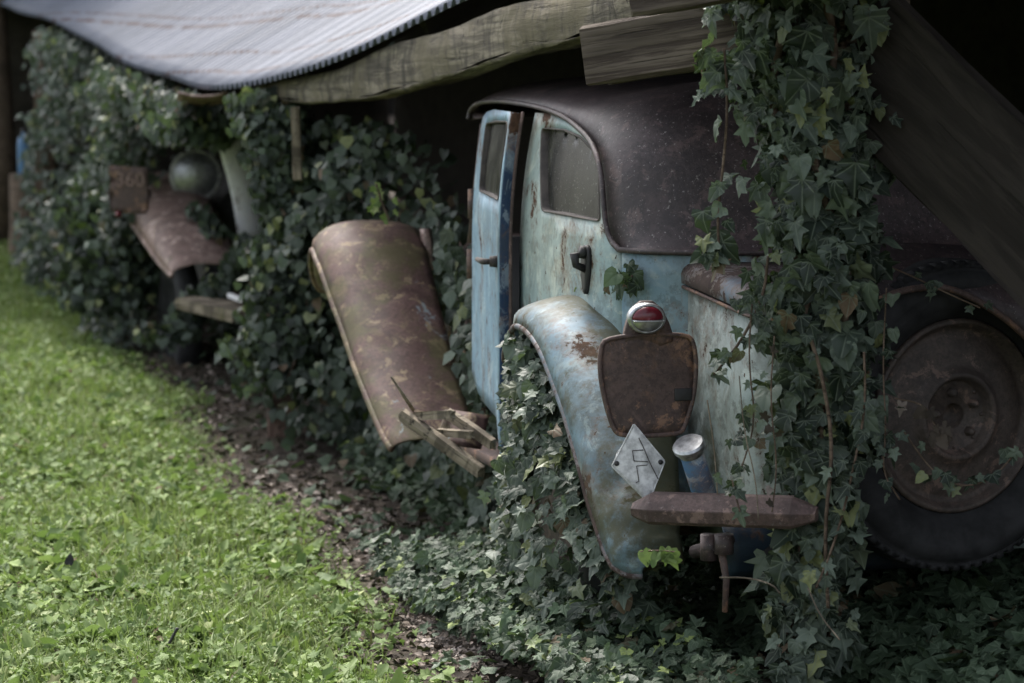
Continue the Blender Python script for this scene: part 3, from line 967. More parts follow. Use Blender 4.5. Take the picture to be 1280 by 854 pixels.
# belt line at the back and the lower tail
beltrow = rows[-1]
low = []
for w in (1.0, .9, .78, .65, .5, .38):
    d = .012 * math.sin((1.03 - w) * 5)
    low.append([Vector((p.x * (1 + .01 * (1.03 - w)), p.y - d + .05 * max(0, .7 - w), w)) for p in beltrow])
MB().grid([[Vector((p.x, p.y - .002, p.z - .004)) for p in beltrow]] + low).build("tail_panel", M['blue'], car, solid=.004)
rail = [(p.x - .008, p.y - .004, p.z + .002) for p in drip3]
MB().tube(rail + [(p.x, p.y - .008, p.z) for p in beltrow[1:]], .0075, 8).build("drip_rail", M['roof_rust'], car)

# rear side panel with its window
pv = lambda L: [side(*p) for p in L]
top_edge = [(669, 141), (690, 142), (711, 152), (732, 171), (746, 194), (752, 221), (754, 249), (757, 284), (764, 305), (776, 316)]
tp = pv(top_edge)
vr = tp[-1][0]; vf = tp[0][0]
outline = tp + [(vr - .01, .9), (vr, .7), (vr + .05, .40), (vf + .02, .36), (vf + .01, .8)]
win = chaikin(resample(pv([(678, 160), (706, 162), (727, 171), (742, 188), (750, 212), (751, 277), (715, 271), (678, 264)]), .045), 2)
f_side = lambda v, w: Vector((us(v, w), v, w))
v3, fs = patch(outline, [win], .035, f_side)
qp = mesh_obj("quarter_panel", v3, fs, M['quarter'], car, solid=.03, offset=1.0)
# make the thickness go inwards
qp.modifiers[0].offset = -1.0 if sum(p.normal.x for p in qp.data.polygons) < 0 else 1.0


def scale_poly(L, s):
    c = sum((Vector(p) for p in L), Vector((0, 0))) / len(L)
    return [tuple(c + (Vector(p) - c) * s) for p in L]


def frame_strip(L, w, lift, name, mat, parent, fn, d=.012):
    """raised frame round a closed outline"""
    c = sum((Vector(p) for p in L), Vector((0, 0))) / len(L); L = resample(L, .02)
    ins, outs = [], []
    for p in L:
        v = (Vector(p) - c).normalized(); ins.append(tuple(Vector(p) - v * w)); outs.append(tuple(Vector(p) + v * w))
    rows = [[fn(*p) + Vector((lift + d, 0, 0)) for p in outs], [fn(*p) + Vector((lift, 0, 0)) for p in L],
            [fn(*p) + Vector((lift + .002, 0, 0)) for p in ins], [fn(*p) + Vector((lift + .03, 0, 0)) for p in ins]]
    for r_ in rows: r_.append(r_[0])
    return MB().grid(rows).build(name, mat, parent)


wf = frame_strip(win, .006, -.004, "window_frame", M['rubber_seal'], qp, f_side)
v3, fs = patch(scale_poly(win, .985), [], .05, lambda v, w: f_side(v, w) + Vector((.018, 0, 0)))
mesh_obj("pane", v3, fs, M['glass'], wf)
# inside of the car seen through glass and gap: right side, floor, seat
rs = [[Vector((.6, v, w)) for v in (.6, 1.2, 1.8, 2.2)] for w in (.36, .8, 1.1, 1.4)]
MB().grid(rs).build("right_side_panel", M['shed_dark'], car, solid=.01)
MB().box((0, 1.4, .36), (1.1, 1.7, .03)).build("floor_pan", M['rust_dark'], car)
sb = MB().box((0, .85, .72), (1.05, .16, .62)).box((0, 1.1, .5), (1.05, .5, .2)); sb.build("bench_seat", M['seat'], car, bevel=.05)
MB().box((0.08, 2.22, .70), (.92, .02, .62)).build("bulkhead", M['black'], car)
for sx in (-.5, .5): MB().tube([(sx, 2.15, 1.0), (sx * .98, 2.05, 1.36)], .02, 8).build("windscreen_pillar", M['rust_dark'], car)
# centre pillar, its black colour stands in for shade in the door gap
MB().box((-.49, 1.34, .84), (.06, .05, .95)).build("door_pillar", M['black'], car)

# front door, ajar
DH = Vector((-.527, 2.10, 0)); DE = Vector((-.655, 1.40, 0)); dd = (DE - DH); DL = dd.length; dx = dd / DL; dn = Vector((dx.y, -dx.x, 0))
if dn.x > 0: dn = -dn


def doorp(px, py):
    r = cray(px, py); k = (DH - C0).dot(dn) / r.dot(dn); p = C0 + r * k
    return ((p - DH).dot(dx), p.z)


f_door = lambda s, w: DH + dx * s + Vector((0, 0, w)) + dn * (-.035 * max(0, (w - 1.0) / .4) ** 2 - .02 * max(0, (.6 - w) / .3) ** 2)
dtop = [doorp(590, 147), doorp(594, 140), doorp(602, 137), doorp(626, 140)]
dtop[-1] = (DL, dtop[-1][1])
dout = dtop + [(DL, .5), (DL - .005, .36), doorp(620, 522), doorp(608, 508), doorp(597, 490), doorp(590, 465)]
dwin = chaikin(resample([doorp(596, 154), doorp(608, 151), doorp(620, 152), doorp(622, 156), doorp(621, 251), doorp(597, 239)], .04), 2)
v3, fs = patch(dout, [dwin], .035, f_door)
door = mesh_obj("front_door", v3, fs, M['door'], car, solid=.03)
door["label"] = "sky blue front door standing ajar with navy edge"
door.modifiers[0].offset = -1.0 if sum(p.normal.dot(dn) for p in door.data.polygons) > 0 else 1.0
wf = frame_strip(dwin, .006, -.003, "window_frame", M['rubber_seal'], door, f_door)
v3, fs = patch(scale_poly(dwin, .98), [], .05, lambda s, w: f_door(s, w) - dn * .014)
mesh_obj("pane", v3, fs, M['glass'], wf)
er = []
for w in np.linspace(.37, dtop[-1][1] - .004, 30):
    b = f_door(DL, w)
    er.append([b + dx * .001 - dn * .0005, b + dx * .004 - dn * .004, b + dx * .005 - dn * .016, b + dx * .004 - dn * .030, b - dx * .02 - dn * .032])
MB().grid(er).build("door_edge", M['navy'], door, smooth_=False)
er = [[f_door(DL, w) + dx * .006 - dn * .057, f_door(DL, w) + dx * .008 - dn * .062] for w in np.linspace(.37, dtop[-1][1], 30)]
MB().tube([f_door(DL, w) + dx * .004 - dn * .031 for w in np.linspace(.4, dtop[-1][1], 30)], .005, 6).build("edge_seal", M['bumper'], door)
hp = doorp(621, 327); hb = f_door(*hp)
mb = MB().tube([hb, hb + dn * .02, hb + dn * .022], [.017, .015, .0], 14).tube([hb + dn * .016, hb + dn * .035, hb + dn * .04 - dx * .02, hb + dn * .042 - dx * .11], [.008, .009, .009, .007], 10)
mb.build("handle", M['rubber_seal'], door)
for wy in (255, 330):
    p = f_door(*doorp(588.5, wy)); MB().tube([p - Vector((0, 0, .045)), p + Vector((0, 0, .045))], .013, 10).build("hinge", M['rust_dark'], door)
MB().box((DL - .012, 0, 0), (.004, .004, .05), Matrix.Identity(4))
# rear door handle
hp = side(735, 331); hb = f_side(*hp) + Vector((-.003, 0, 0))
sh = chaikin([(-.010, .050), (.010, .050), (.016, .02), (.014, -.02), (.004, -.075), (-.006, -.075), (-.018, -.03), (-.018, .02)], 2)
v3, fs = patch(sh, [], .012, lambda a, b: hb + Vector((-.001, -a * 1.6, b)))
ha = mesh_obj("rear_handle", v3, fs, M['black'], car, solid=.012, offset=0)
MB().tube([hb + Vector((-.004, 0, -.01)), hb + Vector((-.03, 0, .0)), hb + Vector((-.034, .0, .03))], [.011, .010, .013], 10).tube([hb + Vector((-.006, -.004, .03)), hb + Vector((-.022, -.004, .034))], .016, 12).build("lever", M['black'], ha)

# trunk box with lid
TU = .467
TN = 13


def trunk_ring(w, ins=0.0, vrear=.02, r=.09):
    pts = [(-TU + ins, .52), (-TU + ins, .3)]
    c = (-TU + ins + r, vrear + ins + r)
    for k in range(TN):
        an = math.pi + (math.pi / 2) * k / (TN - 1); pts.append((c[0] + r * math.cos(an), c[1] + r * math.sin(an)))
    L = pts + [(-x, y) for x, y in pts[::-1]]
    return [Vector((x, y, w(x, y) if callable(w) else w)) for x, y in L]


zl = lambda x, y: .938 + .05 * min(1, max(0, (y - .02) / .5))
seam = lambda d: (lambda x, y: zl(x, y) + d)
MB().grid([trunk_ring(.36, .03), trunk_ring(.5, .006), trunk_ring(.7, -.004), trunk_ring(seam(-.01), 0)]).build("trunk", M['trunk'], car, solid=.004)
rl = [trunk_ring(seam(-.004), -.006), trunk_ring(seam(.0), -.014), trunk_ring(seam(.022), -.015), trunk_ring(seam(.036), -.010), trunk_ring(seam(.046), .0), trunk_ring(seam(.052), .02), trunk_ring(seam(.056), .09), trunk_ring(seam(.06), .3)]
MB().grid(rl).build("trunk_lid", M['lid'], car, solid=.004)
MB().tube([p + Vector((-.0, 0, -.004)) for p in trunk_ring(seam(-.006), -.010)], .005, 6).build("lid_seal", M['rust_dark'], car)
MB().grid([[Vector((x, .05 - .03 * math.sin(k / 5 * 3.1), w)) for x in np.linspace(-.55, -.05, 14)] for k, w in enumerate(np.linspace(.46, .33, 6))]).build("valance", M['valance'], car, solid=.006)


# fenders
def fender(name, outer, u_out, u_in, bul, mat, parent, lab=None, lipr=.012, nseg=15, tail_round=True, power=2.2, dent=.0025, bead=None):
    """swept wing: outer wheel-arch edge path (y, z); crown bulges outwards from it"""
    P = chaikin(outer, 3, False); rows = []; lip = []
    n = len(P)
    for i, (v, w) in enumerate(P):
        a = Vector(P[max(0, i - 1)]); b = Vector(P[min(n - 1, i + 1)]); t = (b - a).normalized(); o_ = Vector((-t.y, t.x))
        if o_.x > 0 and o_.y < .2: o_ = -o_
        if o_.y < 0 and abs(o_.x) < .3: o_ = -o_
        f = i / (n - 1)
        uo = np.interp(f, np.linspace(0, 1, len(u_out)), u_out); ui = np.interp(f, np.linspace(0, 1, len(u_in)), u_in); H = np.interp(f, np.linspace(0, 1, len(bul)), bul)
        row = []
        for k in range(nseg):
            s = k / (nseg - 1)
            sh = (1 - abs(1 - 2 * min(s * .83, 1)) ** power) ** .62
            u = uo + (ui - uo) * (s ** 1.15) - .012 * math.sin(math.pi * min(1, s * 2.5))
            H2 = H * sh + dent * (math.sin(i * .31 + s * 5) * math.sin(s * 7 - i * .17 + 1) + .6 * math.sin(i * .83 + 2) * math.sin(s * 12))
            row.append(Vector((u, v + o_.x * H2, w + o_.y * H2)))
        rows.append(row); lip.append(row[0])
    ob = MB().grid(rows).build(name, mat, parent, solid=.005)
    if lab: ob["label"] = lab
    MB().tube(lip, lipr, 8).build("wheel_arch_bead", bead or mat, ob)
    return ob, rows


rf, rrows = fender("rear_fender", [(1.08, .74), (.98, .83), (.86, .855), (.72, .82), (.60, .74), (.49, .645), (.41, .56), (.35, .48), (.29, .415), (.24, .365), (.20, .335), (.17, .325)],
                   [-.74, -.765, -.77, -.77, -.77, -.765, -.755, -.70], [-.48, -.48, -.51, -.56, -.60, -.60], [.05, .07, .08, .10, .11, .105, .08, .035], M['fender'], car, "faded blue rear fender streaked with green moss and rust", bead=M['lid'], lipr=.009)
ff, frows = fender("front_fender", [(3.47, .76), (3.43, .82), (3.34, .89), (3.22, .925), (3.08, .90), (2.94, .815), (2.78, .705), (2.6, .585), (2.4, .465), (2.2, .355)],
                   [-.66, -.70, -.73, -.755, -.775, -.775, -.77, -.77, -.765, -.75], [-.36, -.37, -.40, -.43, -.46, -.49], [.05, .08, .10, .10, .085, .06, .03], M['brown'], car, "smooth reddish brown front fender with pale scrapes")

# tail lamp, plate, badge on the fender : positions on the picture, depths from the car
def facing(px, py, v, turn=0.0, tilt=0.0):
    """local frame on the rear: x right, y up, z towards the viewer"""
    p = cv(px, py, v)
    return Matrix.Translation(p) @ Matrix.Rotation(turn, 4, 'Z') @ Matrix.Rotation(math.pi / 2 + tilt, 4, 'X')


SC = 1 / 528.0       # metres per photo pixel at the rear fender
Mp = facing(810, 482, .10, R(-3), R(-4))
pl_out = chaikin([(-61, 45), (-52, 60), (46, 62), (60, 50), (60, -5), (44, -56), (32, -60), (-36, -60), (-47, -50), (-61, 5)], 2)
pl_out = [(x * SC, y * SC) for x, y in pl_out]
v3, fs = patch(pl_out, [], .02, lambda a, b: Mp @ Vector((a, b, .012 * (1 - (a * 7) ** 2) * .6)))
plate = mesh_obj("number_plate", v3, fs, M['rust_dark'], car, solid=.004)
plate["label"] = "blank rusted number plate with rounded lower corners"
MB().tube([Mp @ Vector((a, b, .006)) for a, b in pl_out + pl_out[:1]], .0055, 8, cap=False).build("plate_rim", M['rust_dark'], plate)
MB().box((43 * SC, -12 * SC, .008), (22 * SC, 15 * SC, .006), Mp).build("plate_tag", M['black'], plate, bevel=.002)
MB().box((0, 0, -.03), (.10, .05, .06), Mp).build("plate_bracket", M['rust_dark'], plate)
# lamp
Ml = facing(808, 398, .085, R(-4), R(6)) @ Matrix.Diagonal((1.0, .80, 1.0, 1.0))
lamp = MB().lathe([(.0, -.045), (.030, -.042), (.041, -.02), (.0445, 0), (.0435, .008), (.038, .012), (.036, .010)], Ml, 40).build("tail_lamp", M['chrome'], car)
lamp["label"] = "round chrome tail lamp with half red lens"


def half_dome(z0, top):
    rows = []
    for i in range(9):
        r = .037 * math.sin(math.pi / 2 * i / 8); h_ = .016 * math.cos(math.pi / 2 * i / 8)
        row = []
        for k in range(19):
            an = math.pi * k / 18 * (1 if top else -1); row.append(Ml @ Vector((r * math.cos(an), r * math.sin(an) * (1 if top else 1) + (.0 if top else -.0), z0 + h_)))
        rows.append(row)
    return MB().grid(rows)


half_dome(.010, True).build("red_lens", M['lens'], lamp, solid=.001)
half_dome(.009, False).build("clear_lens", M['chrome'], lamp, solid=.001)
MB().box((0, -.003, .026), (.074, .005, .004), Ml).build("lens_bar", M['chrome'], lamp, bevel=.001)
bp = [(-28, 30), (-14, 62), (14, 62), (32, 26), (32, 8), (-28, 8)]
Mb = facing(806, 440, .12, R(-4), 0)
v3, fs = patch([(a * SC, b * SC) for a, b in chaikin(bp, 1)], [], .02, lambda a, b: Mb @ Vector((a, b, 0)))
mesh_obj("lamp_bracket", v3, fs, M['rust_dark'], lamp, solid=.02)
# diamond badge
Md = facing(799, 583, .06, R(-6), R(-14))
dia = [(-35, 1), (-5, 52), (33, 5), (8, -46)]
dr = []
for i in range(4):
    a = Vector(dia[i]); b = Vector(dia[(i + 1) % 4]); dr += [tuple(a.lerp(b, .03)), tuple(a.lerp(b, .97))]
v3, fs = patch([(a * SC, b * SC) for a, b in dr], [], .012, lambda a, b: Md @ Vector((a, b, .010 - .12 * abs(a))))
bad = mesh_obj("diamond_badge", v3, fs, M['alu'], car, solid=.004)
bad["label"] = "pale metal diamond badge with engraved bracket marks"
MB().tube([Md @ Vector((a * SC * .97, b * SC * .97, .0105 - .12 * abs(a * SC))) for a, b in dr + dr[:1]], .0016, 6, cap=False).build('badge_rim', M['alu'], bad)
mb = MB()
strk = [[(4.9, 18.9), (-8.6, 18.5)], [(-8.6, 18.5), (-7.3, 6)], [(-7.3, 6), (10, 4.7)], [(8.8, .9), (-4.7, 0)], [(-4.7, 0), (-2.8, -18.4)], [(-2.8, -18.4), (-6.7, -20)], [(-.2, 33.7), (6, 20)], [(6, 20), (11.3, 5.4)], [(11.3, 5.4), (21.6, -16.5)]]
for L in strk:
    mb.tube([Md @ Vector((a * SC, b * SC, .0118 - .12 * abs(a * SC))) for a, b in L], .0010, 5)
mb.build("emblem_lines", M['rubber_seal'], bad)
for a in (-28, 26): MB().lathe([(.0001, .003), (.005, .0025), (.006, 0)], Md @ Matrix.Translation((a * SC, 4 * SC, .0105 - .12 * abs(a * SC))), 14).build("rivet", M['black'], bad)

# quarter bumper and its ironwork
B0 = at(793, 633, 5.36); B1 = at(1022, 640, 5.24)
bx_ = (B1 - B0).normalized(); by_ = Vector((0, 0, 1)); bz_ = bx_.cross(by_).normalized(); L = (B1 - B0).length
prof = [(-.5, -.02), (-.62, .0), (-.5, .5), (.15, .62), (.9, .45), (1.0, .35), (.95, 0.0)]
rows = []
for t in np.linspace(0, 1, 40):
    e = min(t / .10, (1 - t) / .13); k = 1 if e >= 1 else .30 + .70 * e
    c = B0 + bx_ * (t * L); rr = []
    for (dz, do) in [(-.50, -.2), (-.52, .55), (-.40, .72), (-.02, .86), (.03, .86), (.42, .50), (.50, .42), (.50, -.2), (0, -.3)]:
        kk = k if dz > 0 else (.35 + .65 * k)
        rr.append(MCI @ (c + by_ * (dz * .066 * kk) + bz_ * (do * .062 * (.5 + .5 * k))))
    rr.append(rr[0]); rows.append(rr)
bo = MB().grid(rows); nn_ = 10
bo.f += [tuple(range(9)), tuple(len(bo.v) - nn_ + i for i in range(9))]
bumper = bo.build("bumper", M['bumper'], car, smooth_=False)
wl = lambda px, py, Y: MCI @ at(px, py, Y)
mb = MB()
mb.tube([wl(868, 690, 5.5), wl(900, 682, 5.42), wl(912, 672, 5.40)], .016, 10).tube([wl(886, 668, 5.40), wl(886, 700, 5.40)], .02, 10)
mb.tube([wl(905, 668, 5.38), wl(905, 692, 5.38)], [.022, .022], 12).build("bumper_iron", M['roof_rust'], car)
MB().tube([wl(902, 690, 5.38), wl(908, 725, 5.38), wl(906, 765, 5.38)], [.010, .008, .007], 8).build("hanging_rod", M['rust_dark'], car)
MB().tube([wl(915, 690, 5.6), wl(945, 697, 5.5), wl(975, 690, 5.5)], .03, 10).build("spring_end", M['black'], car)
# filler pipe
pa, pb = wl(888, 640, 5.46), wl(863, 563, 5.38)
fp = MB().tube([pa, pa.lerp(pb, .5), pb], [.0275, .0275, .0265], 20).build("filler_pipe", paint('flaking_pipe_paint', (.10, .2, .32), (.07, .14, .24), (.5, .5, .48), rust=.62, rustcol=((.16, .07, .05), (.42, .36, .33)), grime=.3), car)
axv = (pb - pa).normalized(); cm = Matrix.Translation(pb) @ axv.to_track_quat('Z', 'Y').to_matrix().to_4x4()
fp["label"] = "blue painted filler pipe with flaking rust"
MB().lathe([(.029, -.008), (.030, .004), (.037, .006), (.0375, .016), (.033, .021), (.012, .022), (.0, .023)], cm, 40).build("filler_cap", M['chrome'], fp, smooth_=False)

# spare wheel on the trunk
Wc = cv(1180, 517, -.02)
Mw = Matrix.Translation(Wc) @ Matrix.Rotation(R(6), 4, 'Z') @ Matrix.Rotation(math.pi / 2, 4, 'X')
wh = empty("spare_wheel"); wh.parent = car
tp_ = [(.225, -.05), (.255, -.075), (.30, -.085), (.335, -.075), (.352, -.06), (.362, -.02)]
prof = [(r, z) for r, z in tp_] + [(.362, .02), (.352, .06)]
prof += [(.345, .064), (.343, .060), (.335, .076), (.318, .083), (.300, .087), (.297, .085), (.280, .085), (.262, .078), (.240, .062), (.226, .045)]
mb = MB().lathe(prof, Mw, 72)
for k in range(72):          # shoulder tread blocks
    an = 2 * math.pi * k / 72
    mb.box((.351, 0, .046), (.016, .017, .034), Mw @ Matrix.Rotation(an, 4, 'Z') @ Matrix.Translation((0, 0, 0)) )
mb.build("tyre", M['tyre'], wh)
rim = MB().lathe([(.222, .02), (.226, .052), (.219, .058), (.212, .054), (.205, .038), (.196, .030), (.186, .034), (.165, .042), (.14, .046), (.125, .047), (.112, .052), (.103, .064), (.096, .068), (.088, .064), (.083, .044), (.078, .040), (.03, .040), (.027, .034), (.026, .0), (.0, .0)], Mw, 64).build("rim", M['rim'], wh)
for k in range(5):
    an = 2 * math.pi * k / 5 + .5
    MB().lathe([(.0, .062), (.007, .061), (.011, .052), (.012, .040)], Mw @ Matrix.Translation((.055 * math.cos(an), .055 * math.sin(an), 0)), 6).build("wheel_nut", M['rim'], rim)
for k in range(8):
    an = 2 * math.pi * k / 8
    MB().lathe([(.0, .0445), (.0035, .044), (.005, .041)], Mw @ Matrix.Translation((.074 * math.cos(an), .074 * math.sin(an), 0)), 8).build("hub_rivet", M['rim'], rim)

ap = [(1030, 440), (1062, 396), (1107, 367), (1161, 357), (1197, 363), (1251, 394), (1290, 430), (1325, 490), (1350, 580), (1420, 580), (1440, 420), (1390, 345), (1300, 316), (1180, 309), (1075, 313), (1012, 335), (1004, 400)]
ap = chaikin([(lambda q: (q.x, q.z))(cv(a, b, -.13)) for a, b in ap], 2)
v3, fs = patch(ap, [], .04, lambda u, w: Vector((u, -.15 + .16 * max(0, (w - .90) / .17) ** 2.2 + .02 * max(0, .9 - w), w)))
ar = mesh_obj("spare_wheel_shroud", v3, fs, M['roof_rust'], car, solid=.006, offset=0)
MB().tube([Vector((q.x, -.148, q.z)) for q in [cv(a, b, -.14) for a, b in chaikin([(1030, 440), (1062, 396), (1107, 367), (1161, 357), (1197, 363), (1251, 394), (1290, 430), (1325, 490)], 2, False)]], .008, 8).build("shroud_bead", M['rust_dark'], ar)

# rear road wheel and running board, mostly swallowed by ivy
rw = empty("rear_wheel"); rw.parent = car
Mr = Matrix.Translation((-.66, .80, .34)) @ Matrix.Rotation(-math.pi / 2, 4, 'Y')
MB().lathe([(.22, -.06), (.30, -.075), (.345, -.05), (.35, 0), (.345, .05), (.30, .07), (.22, .05)], Mr, 40).build("tyre", M['tyre'], rw)
MB().lathe([(.215, .03), (.19, .02), (.1, .035), (0, .04)], Mr, 40).build("rim", M['rim'], rw)
# engine hood and front wheel behind the brown fender
hr = []
for v in np.linspace(2.22, 3.7, 8):
    hw = .44 - .10 * (v - 2.2) / 1.5; zt = 1.02 - .05 * (v - 2.2)
    hr.append([Vector((hw * math.cos(a), v, .45 + (zt - .45) * abs(math.sin(a)) ** .6)) for a in np.linspace(math.pi, 0, 17)])
MB().grid(hr).build("hood", M['rust_dark'], car, solid=.004)

# broken wooden running-board frame
rb = empty("running_board_frame", at(560, 560, 6.9), 0, "broken wooden running board frame lying between the brown fender and the ivy", "broken frame")
for a, b, w, h_ in [((503, 519), (602, 590), .022, .035), ((520, 521), (566, 518), .02, .022), ((560, 517), (616, 556), .02, .028), ((545, 540), (590, 543), .016, .02)]:
    beam("rail", at(*a, 6.95), at(*b, 6.75), w, h_, M['stickwood'], rb, seed=a[0], chip=.002, n=12)
t_ = MB().tube([at(489, 471, 6.9), at(503, 492, 6.92), at(517, 513, 6.95)], [.003, .005, .006], 7).build("stick", M['stickwood']); tag(t_, "thin pale stick leaning on the broken running board frame", "stick")
mb = MB(); rws = []
for i in range(8): rws.append([at(556 + 55 * j / 8 - 10 * i / 7, 512 + 42 * i / 7 + 8 * j / 8, 7.0 - .1 * i / 7 + .02 * math.sin(j)) for j in range(9)])
o = mb.grid(rws).build("rust_flake", M['brown'], None, solid=.004); tag(o, "reddish rusty metal sheet lying behind the broken wooden frame", "metal scrap")
mb = MB(); rws = []
for i in range(8): rws.append([at(524 + 11 * j / 5 + 9 * i / 7, 286 + 55 * i / 7, 8.35 + .02 * math.sin(j * 1.3)) for j in range(6)])
o = mb.grid(rws).build("rusty_bracket", M['far_rust'], None, solid=.012); tag(o, "narrow orange rusty strip sticking up behind the brown fender", "metal scrap")

# ------------------------------------------------------------------ second car, nose towards us, deep in the ivy
O3 = Vector((-.928, 12.04, 0))
car2 = empty("ivy_covered_car", O3, ANG, "blurred rusty pink car with one headlamp, buried in ivy farther along the shed", "car")
M3 = Matrix.Translation(O3) @ Matrix.Rotation(ANG, 4, 'Z'); M3I = M3.inverted()
fender("front_fender", [(1.6, .82), (1.42, .90), (1.22, .905), (1.0, .86), (.7, .785), (.4, .70), (.15, .635), (0, .60)], [-.80, -.83, -.83, -.80, -.77], [-.40, -.42, -.45], [.10, .17, .16, .13, .06], M['far_rust'], car2)
c2 = lambda px, py, Y: M3I @ at(px, py, Y)
hc = c2(244, 219, 12.7)
Mh = Matrix.Translation(hc) @ Matrix.Rotation(R(-8), 4, 'Z') @ Matrix.Rotation(math.pi / 2, 4, 'X')
hl = MB().lathe([(0, -.2), (.07, -.17), (.115, -.06), (.125, 0), (.137, .01), (.137, .03), (.118, .035)], Mh, 32).build("headlamp", M['alu'], car2)
MB().lathe([(.118, .03), (.08, .048), (.04, .056), (0, .058)], Mh, 32).build("lamp_glass", M['chrome'], hl)
rows = []
for i in range(14):
    t = i / 13; x0 = 272 + 26 * t ** 1.3 + 6 * math.sin(t * 3); x1 = x0 + 30 - 5 * t
    rows.append([c2(x0 + (x1 - x0) * j / 6, 174 + 122 * t, 12.2 - .02 * math.sin(j / 6 * 3.14) + .05 * j / 6) for j in range(7)])
MB().grid(rows).build("grille_shell", M['pale'], car2, solid=.03)
rows = []
for v in np.linspace(.95, 2.2, 7):
    rows.append([Vector((-.05 + .36 * math.cos(a), v, .4 + .72 * abs(math.sin(a)) ** .7)) for a in np.linspace(math.pi, 0, 15)])
b_ = MB().grid(rows); b_.f.append(tuple(range(15))); b_.build("hood", M['black'], car2)
Mt = Matrix.Translation((-.62, .62, .32)) @ Matrix.Rotation(-math.pi / 2, 4, 'Y')
MB().lathe([(.0, .03), (.2, .03), (.22, .05), (.30, .07), (.335, .04), (.34, 0), (.335, -.05), (.2, -.06)], Mt, 32).build("tyre", M['tyre'], car2)
# scrap by its wheel
mb = MB(); rws = [[at(290 + 28 * j / 4, 345 + 30 * i / 4, 11.6 + .03 * j) for j in range(5)] for i in range(5)]
o = mb.grid(rws).build("panel_scrap", M['far_rust'], None, solid=.02); tag(o, "small square rusty panel lying in ivy by the far car", "metal scrap")
o = beam("plank", at(242, 378, 11.6), at(312, 394, 11.2), .2, .05, M['stickwood'], None, seed=33); tag(o, "short mossy plank lying on the ivy below the far fender", "plank")
o = beam("stick", at(286, 369, 11.4), at(320, 382, 11.2), .02, .02, M['pale'], None, seed=34, chip=.001); tag(o, "thin white stick on the ivy beside the small rusty panel", "stick")

# farther plate with lettering
Yp = 12.15
np_ = empty("rusty_number_board", at(160, 262, Yp), 0, "rusty brown board with pale digits hanging in the far ivy", "number board")
mi = Matrix.Translation(-np_.location)
ol = [(137, 207), (185, 210), (186, 262), (172, 268), (140, 265)]
v3, fs = patch([(a / 100, b / 100) for a, b in ol], [], .06, lambda a, b: mi @ at(a * 100, b * 100, Yp))
mesh_obj("board", v3, fs, M['rust_dark'], np_, solid=.02)
cu_t = bpy.data.curves.new("digits", 'FONT'); cu_t.body = "360"; cu_t.size = .10; cu_t.extrude = .003
ot = bpy.data.objects.new("digits_tmp", cu_t); COL.objects.link(ot)
bpy.context.view_layer.update()
me = bpy.data.meshes.new_from_object(ot.evaluated_get(bpy.context.evaluated_depsgraph_get())); bpy.data.objects.remove(ot)
me.materials.clear(); me.materials.append(M['far_rust'])
od = bpy.data.objects.new("digits", me); COL.objects.link(od); od.parent = np_
od.location = mi @ at(144, 233, Yp - .025); od.rotation_euler = (math.pi / 2, 0, 0)
lp = mi @ at(148, 268, Yp - .03)
MB().lathe([(0, .03), (.014, .016), (.018, 0), (.015, -.03)], Matrix.Translation(lp) @ Matrix.Rotation(math.pi / 2, 4, 'X'), 20).build("red_lamp", M['lens'], np_)
n_ = N("blue_plastic"); M['bluep'] = n_.fin(n_.mix(n_.noise(6), (.05, .13, .26), (.08, .19, .34)), .45)
zb = at(31, 226, 16.8).z; zt = at(31, 163, 16.8).z; H_ = zt - zb
bl = empty("blue_canister", at(31, 226, 16.8), 0, "small blue canister standing on a stump at the far left end", "canister")
MB().lathe([(0, 0), (.042, 0), (.047, .01), (.047, H_ * .72), (.040, H_ * .84), (.016, H_ * .92), (.016, H_), (0, H_)], None, 24).build("container", M['bluep'], bl)
MB().lathe([(.018, H_ * .96), (.020, H_ * .97), (.020, H_ + .012), (0, H_ + .013)], None, 16).build("cap", M['black'], bl)
q = MB().lathe([(.16, 0), (.13, .08), (.11, .3), (.105, zb - .26), (.095, zb - .25), (0, zb - .25)], Matrix.Translation((bl.location.x, 16.8, .30)), 18).build("tree_stump", M['bark'])
tag(q, "dark upright stump carrying the small blue canister", "stump")

# ------------------------------------------------------------------ ivy
# column on the near post
path = [at(1010, 830, 5.36), at(1008, 720, 5.36), at(1024, 620, 5.34), at(1030, 520, 5.32), at(1030, 420, 5.30), at(1032, 320, 5.30), at(1026, 220, 5.30), at(1010, 120, 5.30), at(1000, 20, 5.30), at(1000, -60, 5.3)]
climber("post_ivy", "large leaved ivy wrapping the near post, hiding the trunk corner", path, [.085, .075, .085, .10, .105, .11, .125, .14, .145, .155], 2900, .024, .066, M['ivy'], stems=6, front=(-.45, -1, .15))
strand("ivy_strand", "ivy strand hanging left of the near post before the rusty car roof", [at(905, 60, 5.2), at(910, 130, 5.2), at(905, 200, 5.2), at(896, 270, 5.2), at(900, 330, 5.2)], 30, .03, .062, M['ivy'], r=.0032, group=None, jit=.022)
strand("ivy_strand", "bare looking vine slanting across the pale trunk side", [at(960, 320, 5.22), at(955, 370, 5.22), at(925, 430, 5.22), at(890, 470, 5.25)], 16, .025, .045, M['ivy'], r=.0035)
strand("ivy_strand", "ivy strand trailing down across the spare tyre", [at(1080, 440, 5.15), at(1082, 510, 5.15), at(1068, 580, 5.15), at(1052, 650, 5.15), at(1035, 700, 5.15), at(1020, 735, 5.15)], 20, .028, .046, M['ivy'], r=.003, jit=.010)
strand("ivy_strand", "thin ivy strand curling beside the wheel rim", [at(1108, 360, 5.2), at(1103, 460, 5.18), at(1108, 540, 5.18), at(1102, 590, 5.18), at(1125, 625, 5.18)], 14, .02, .034, M['ivy'], r=.002, jit=.012)
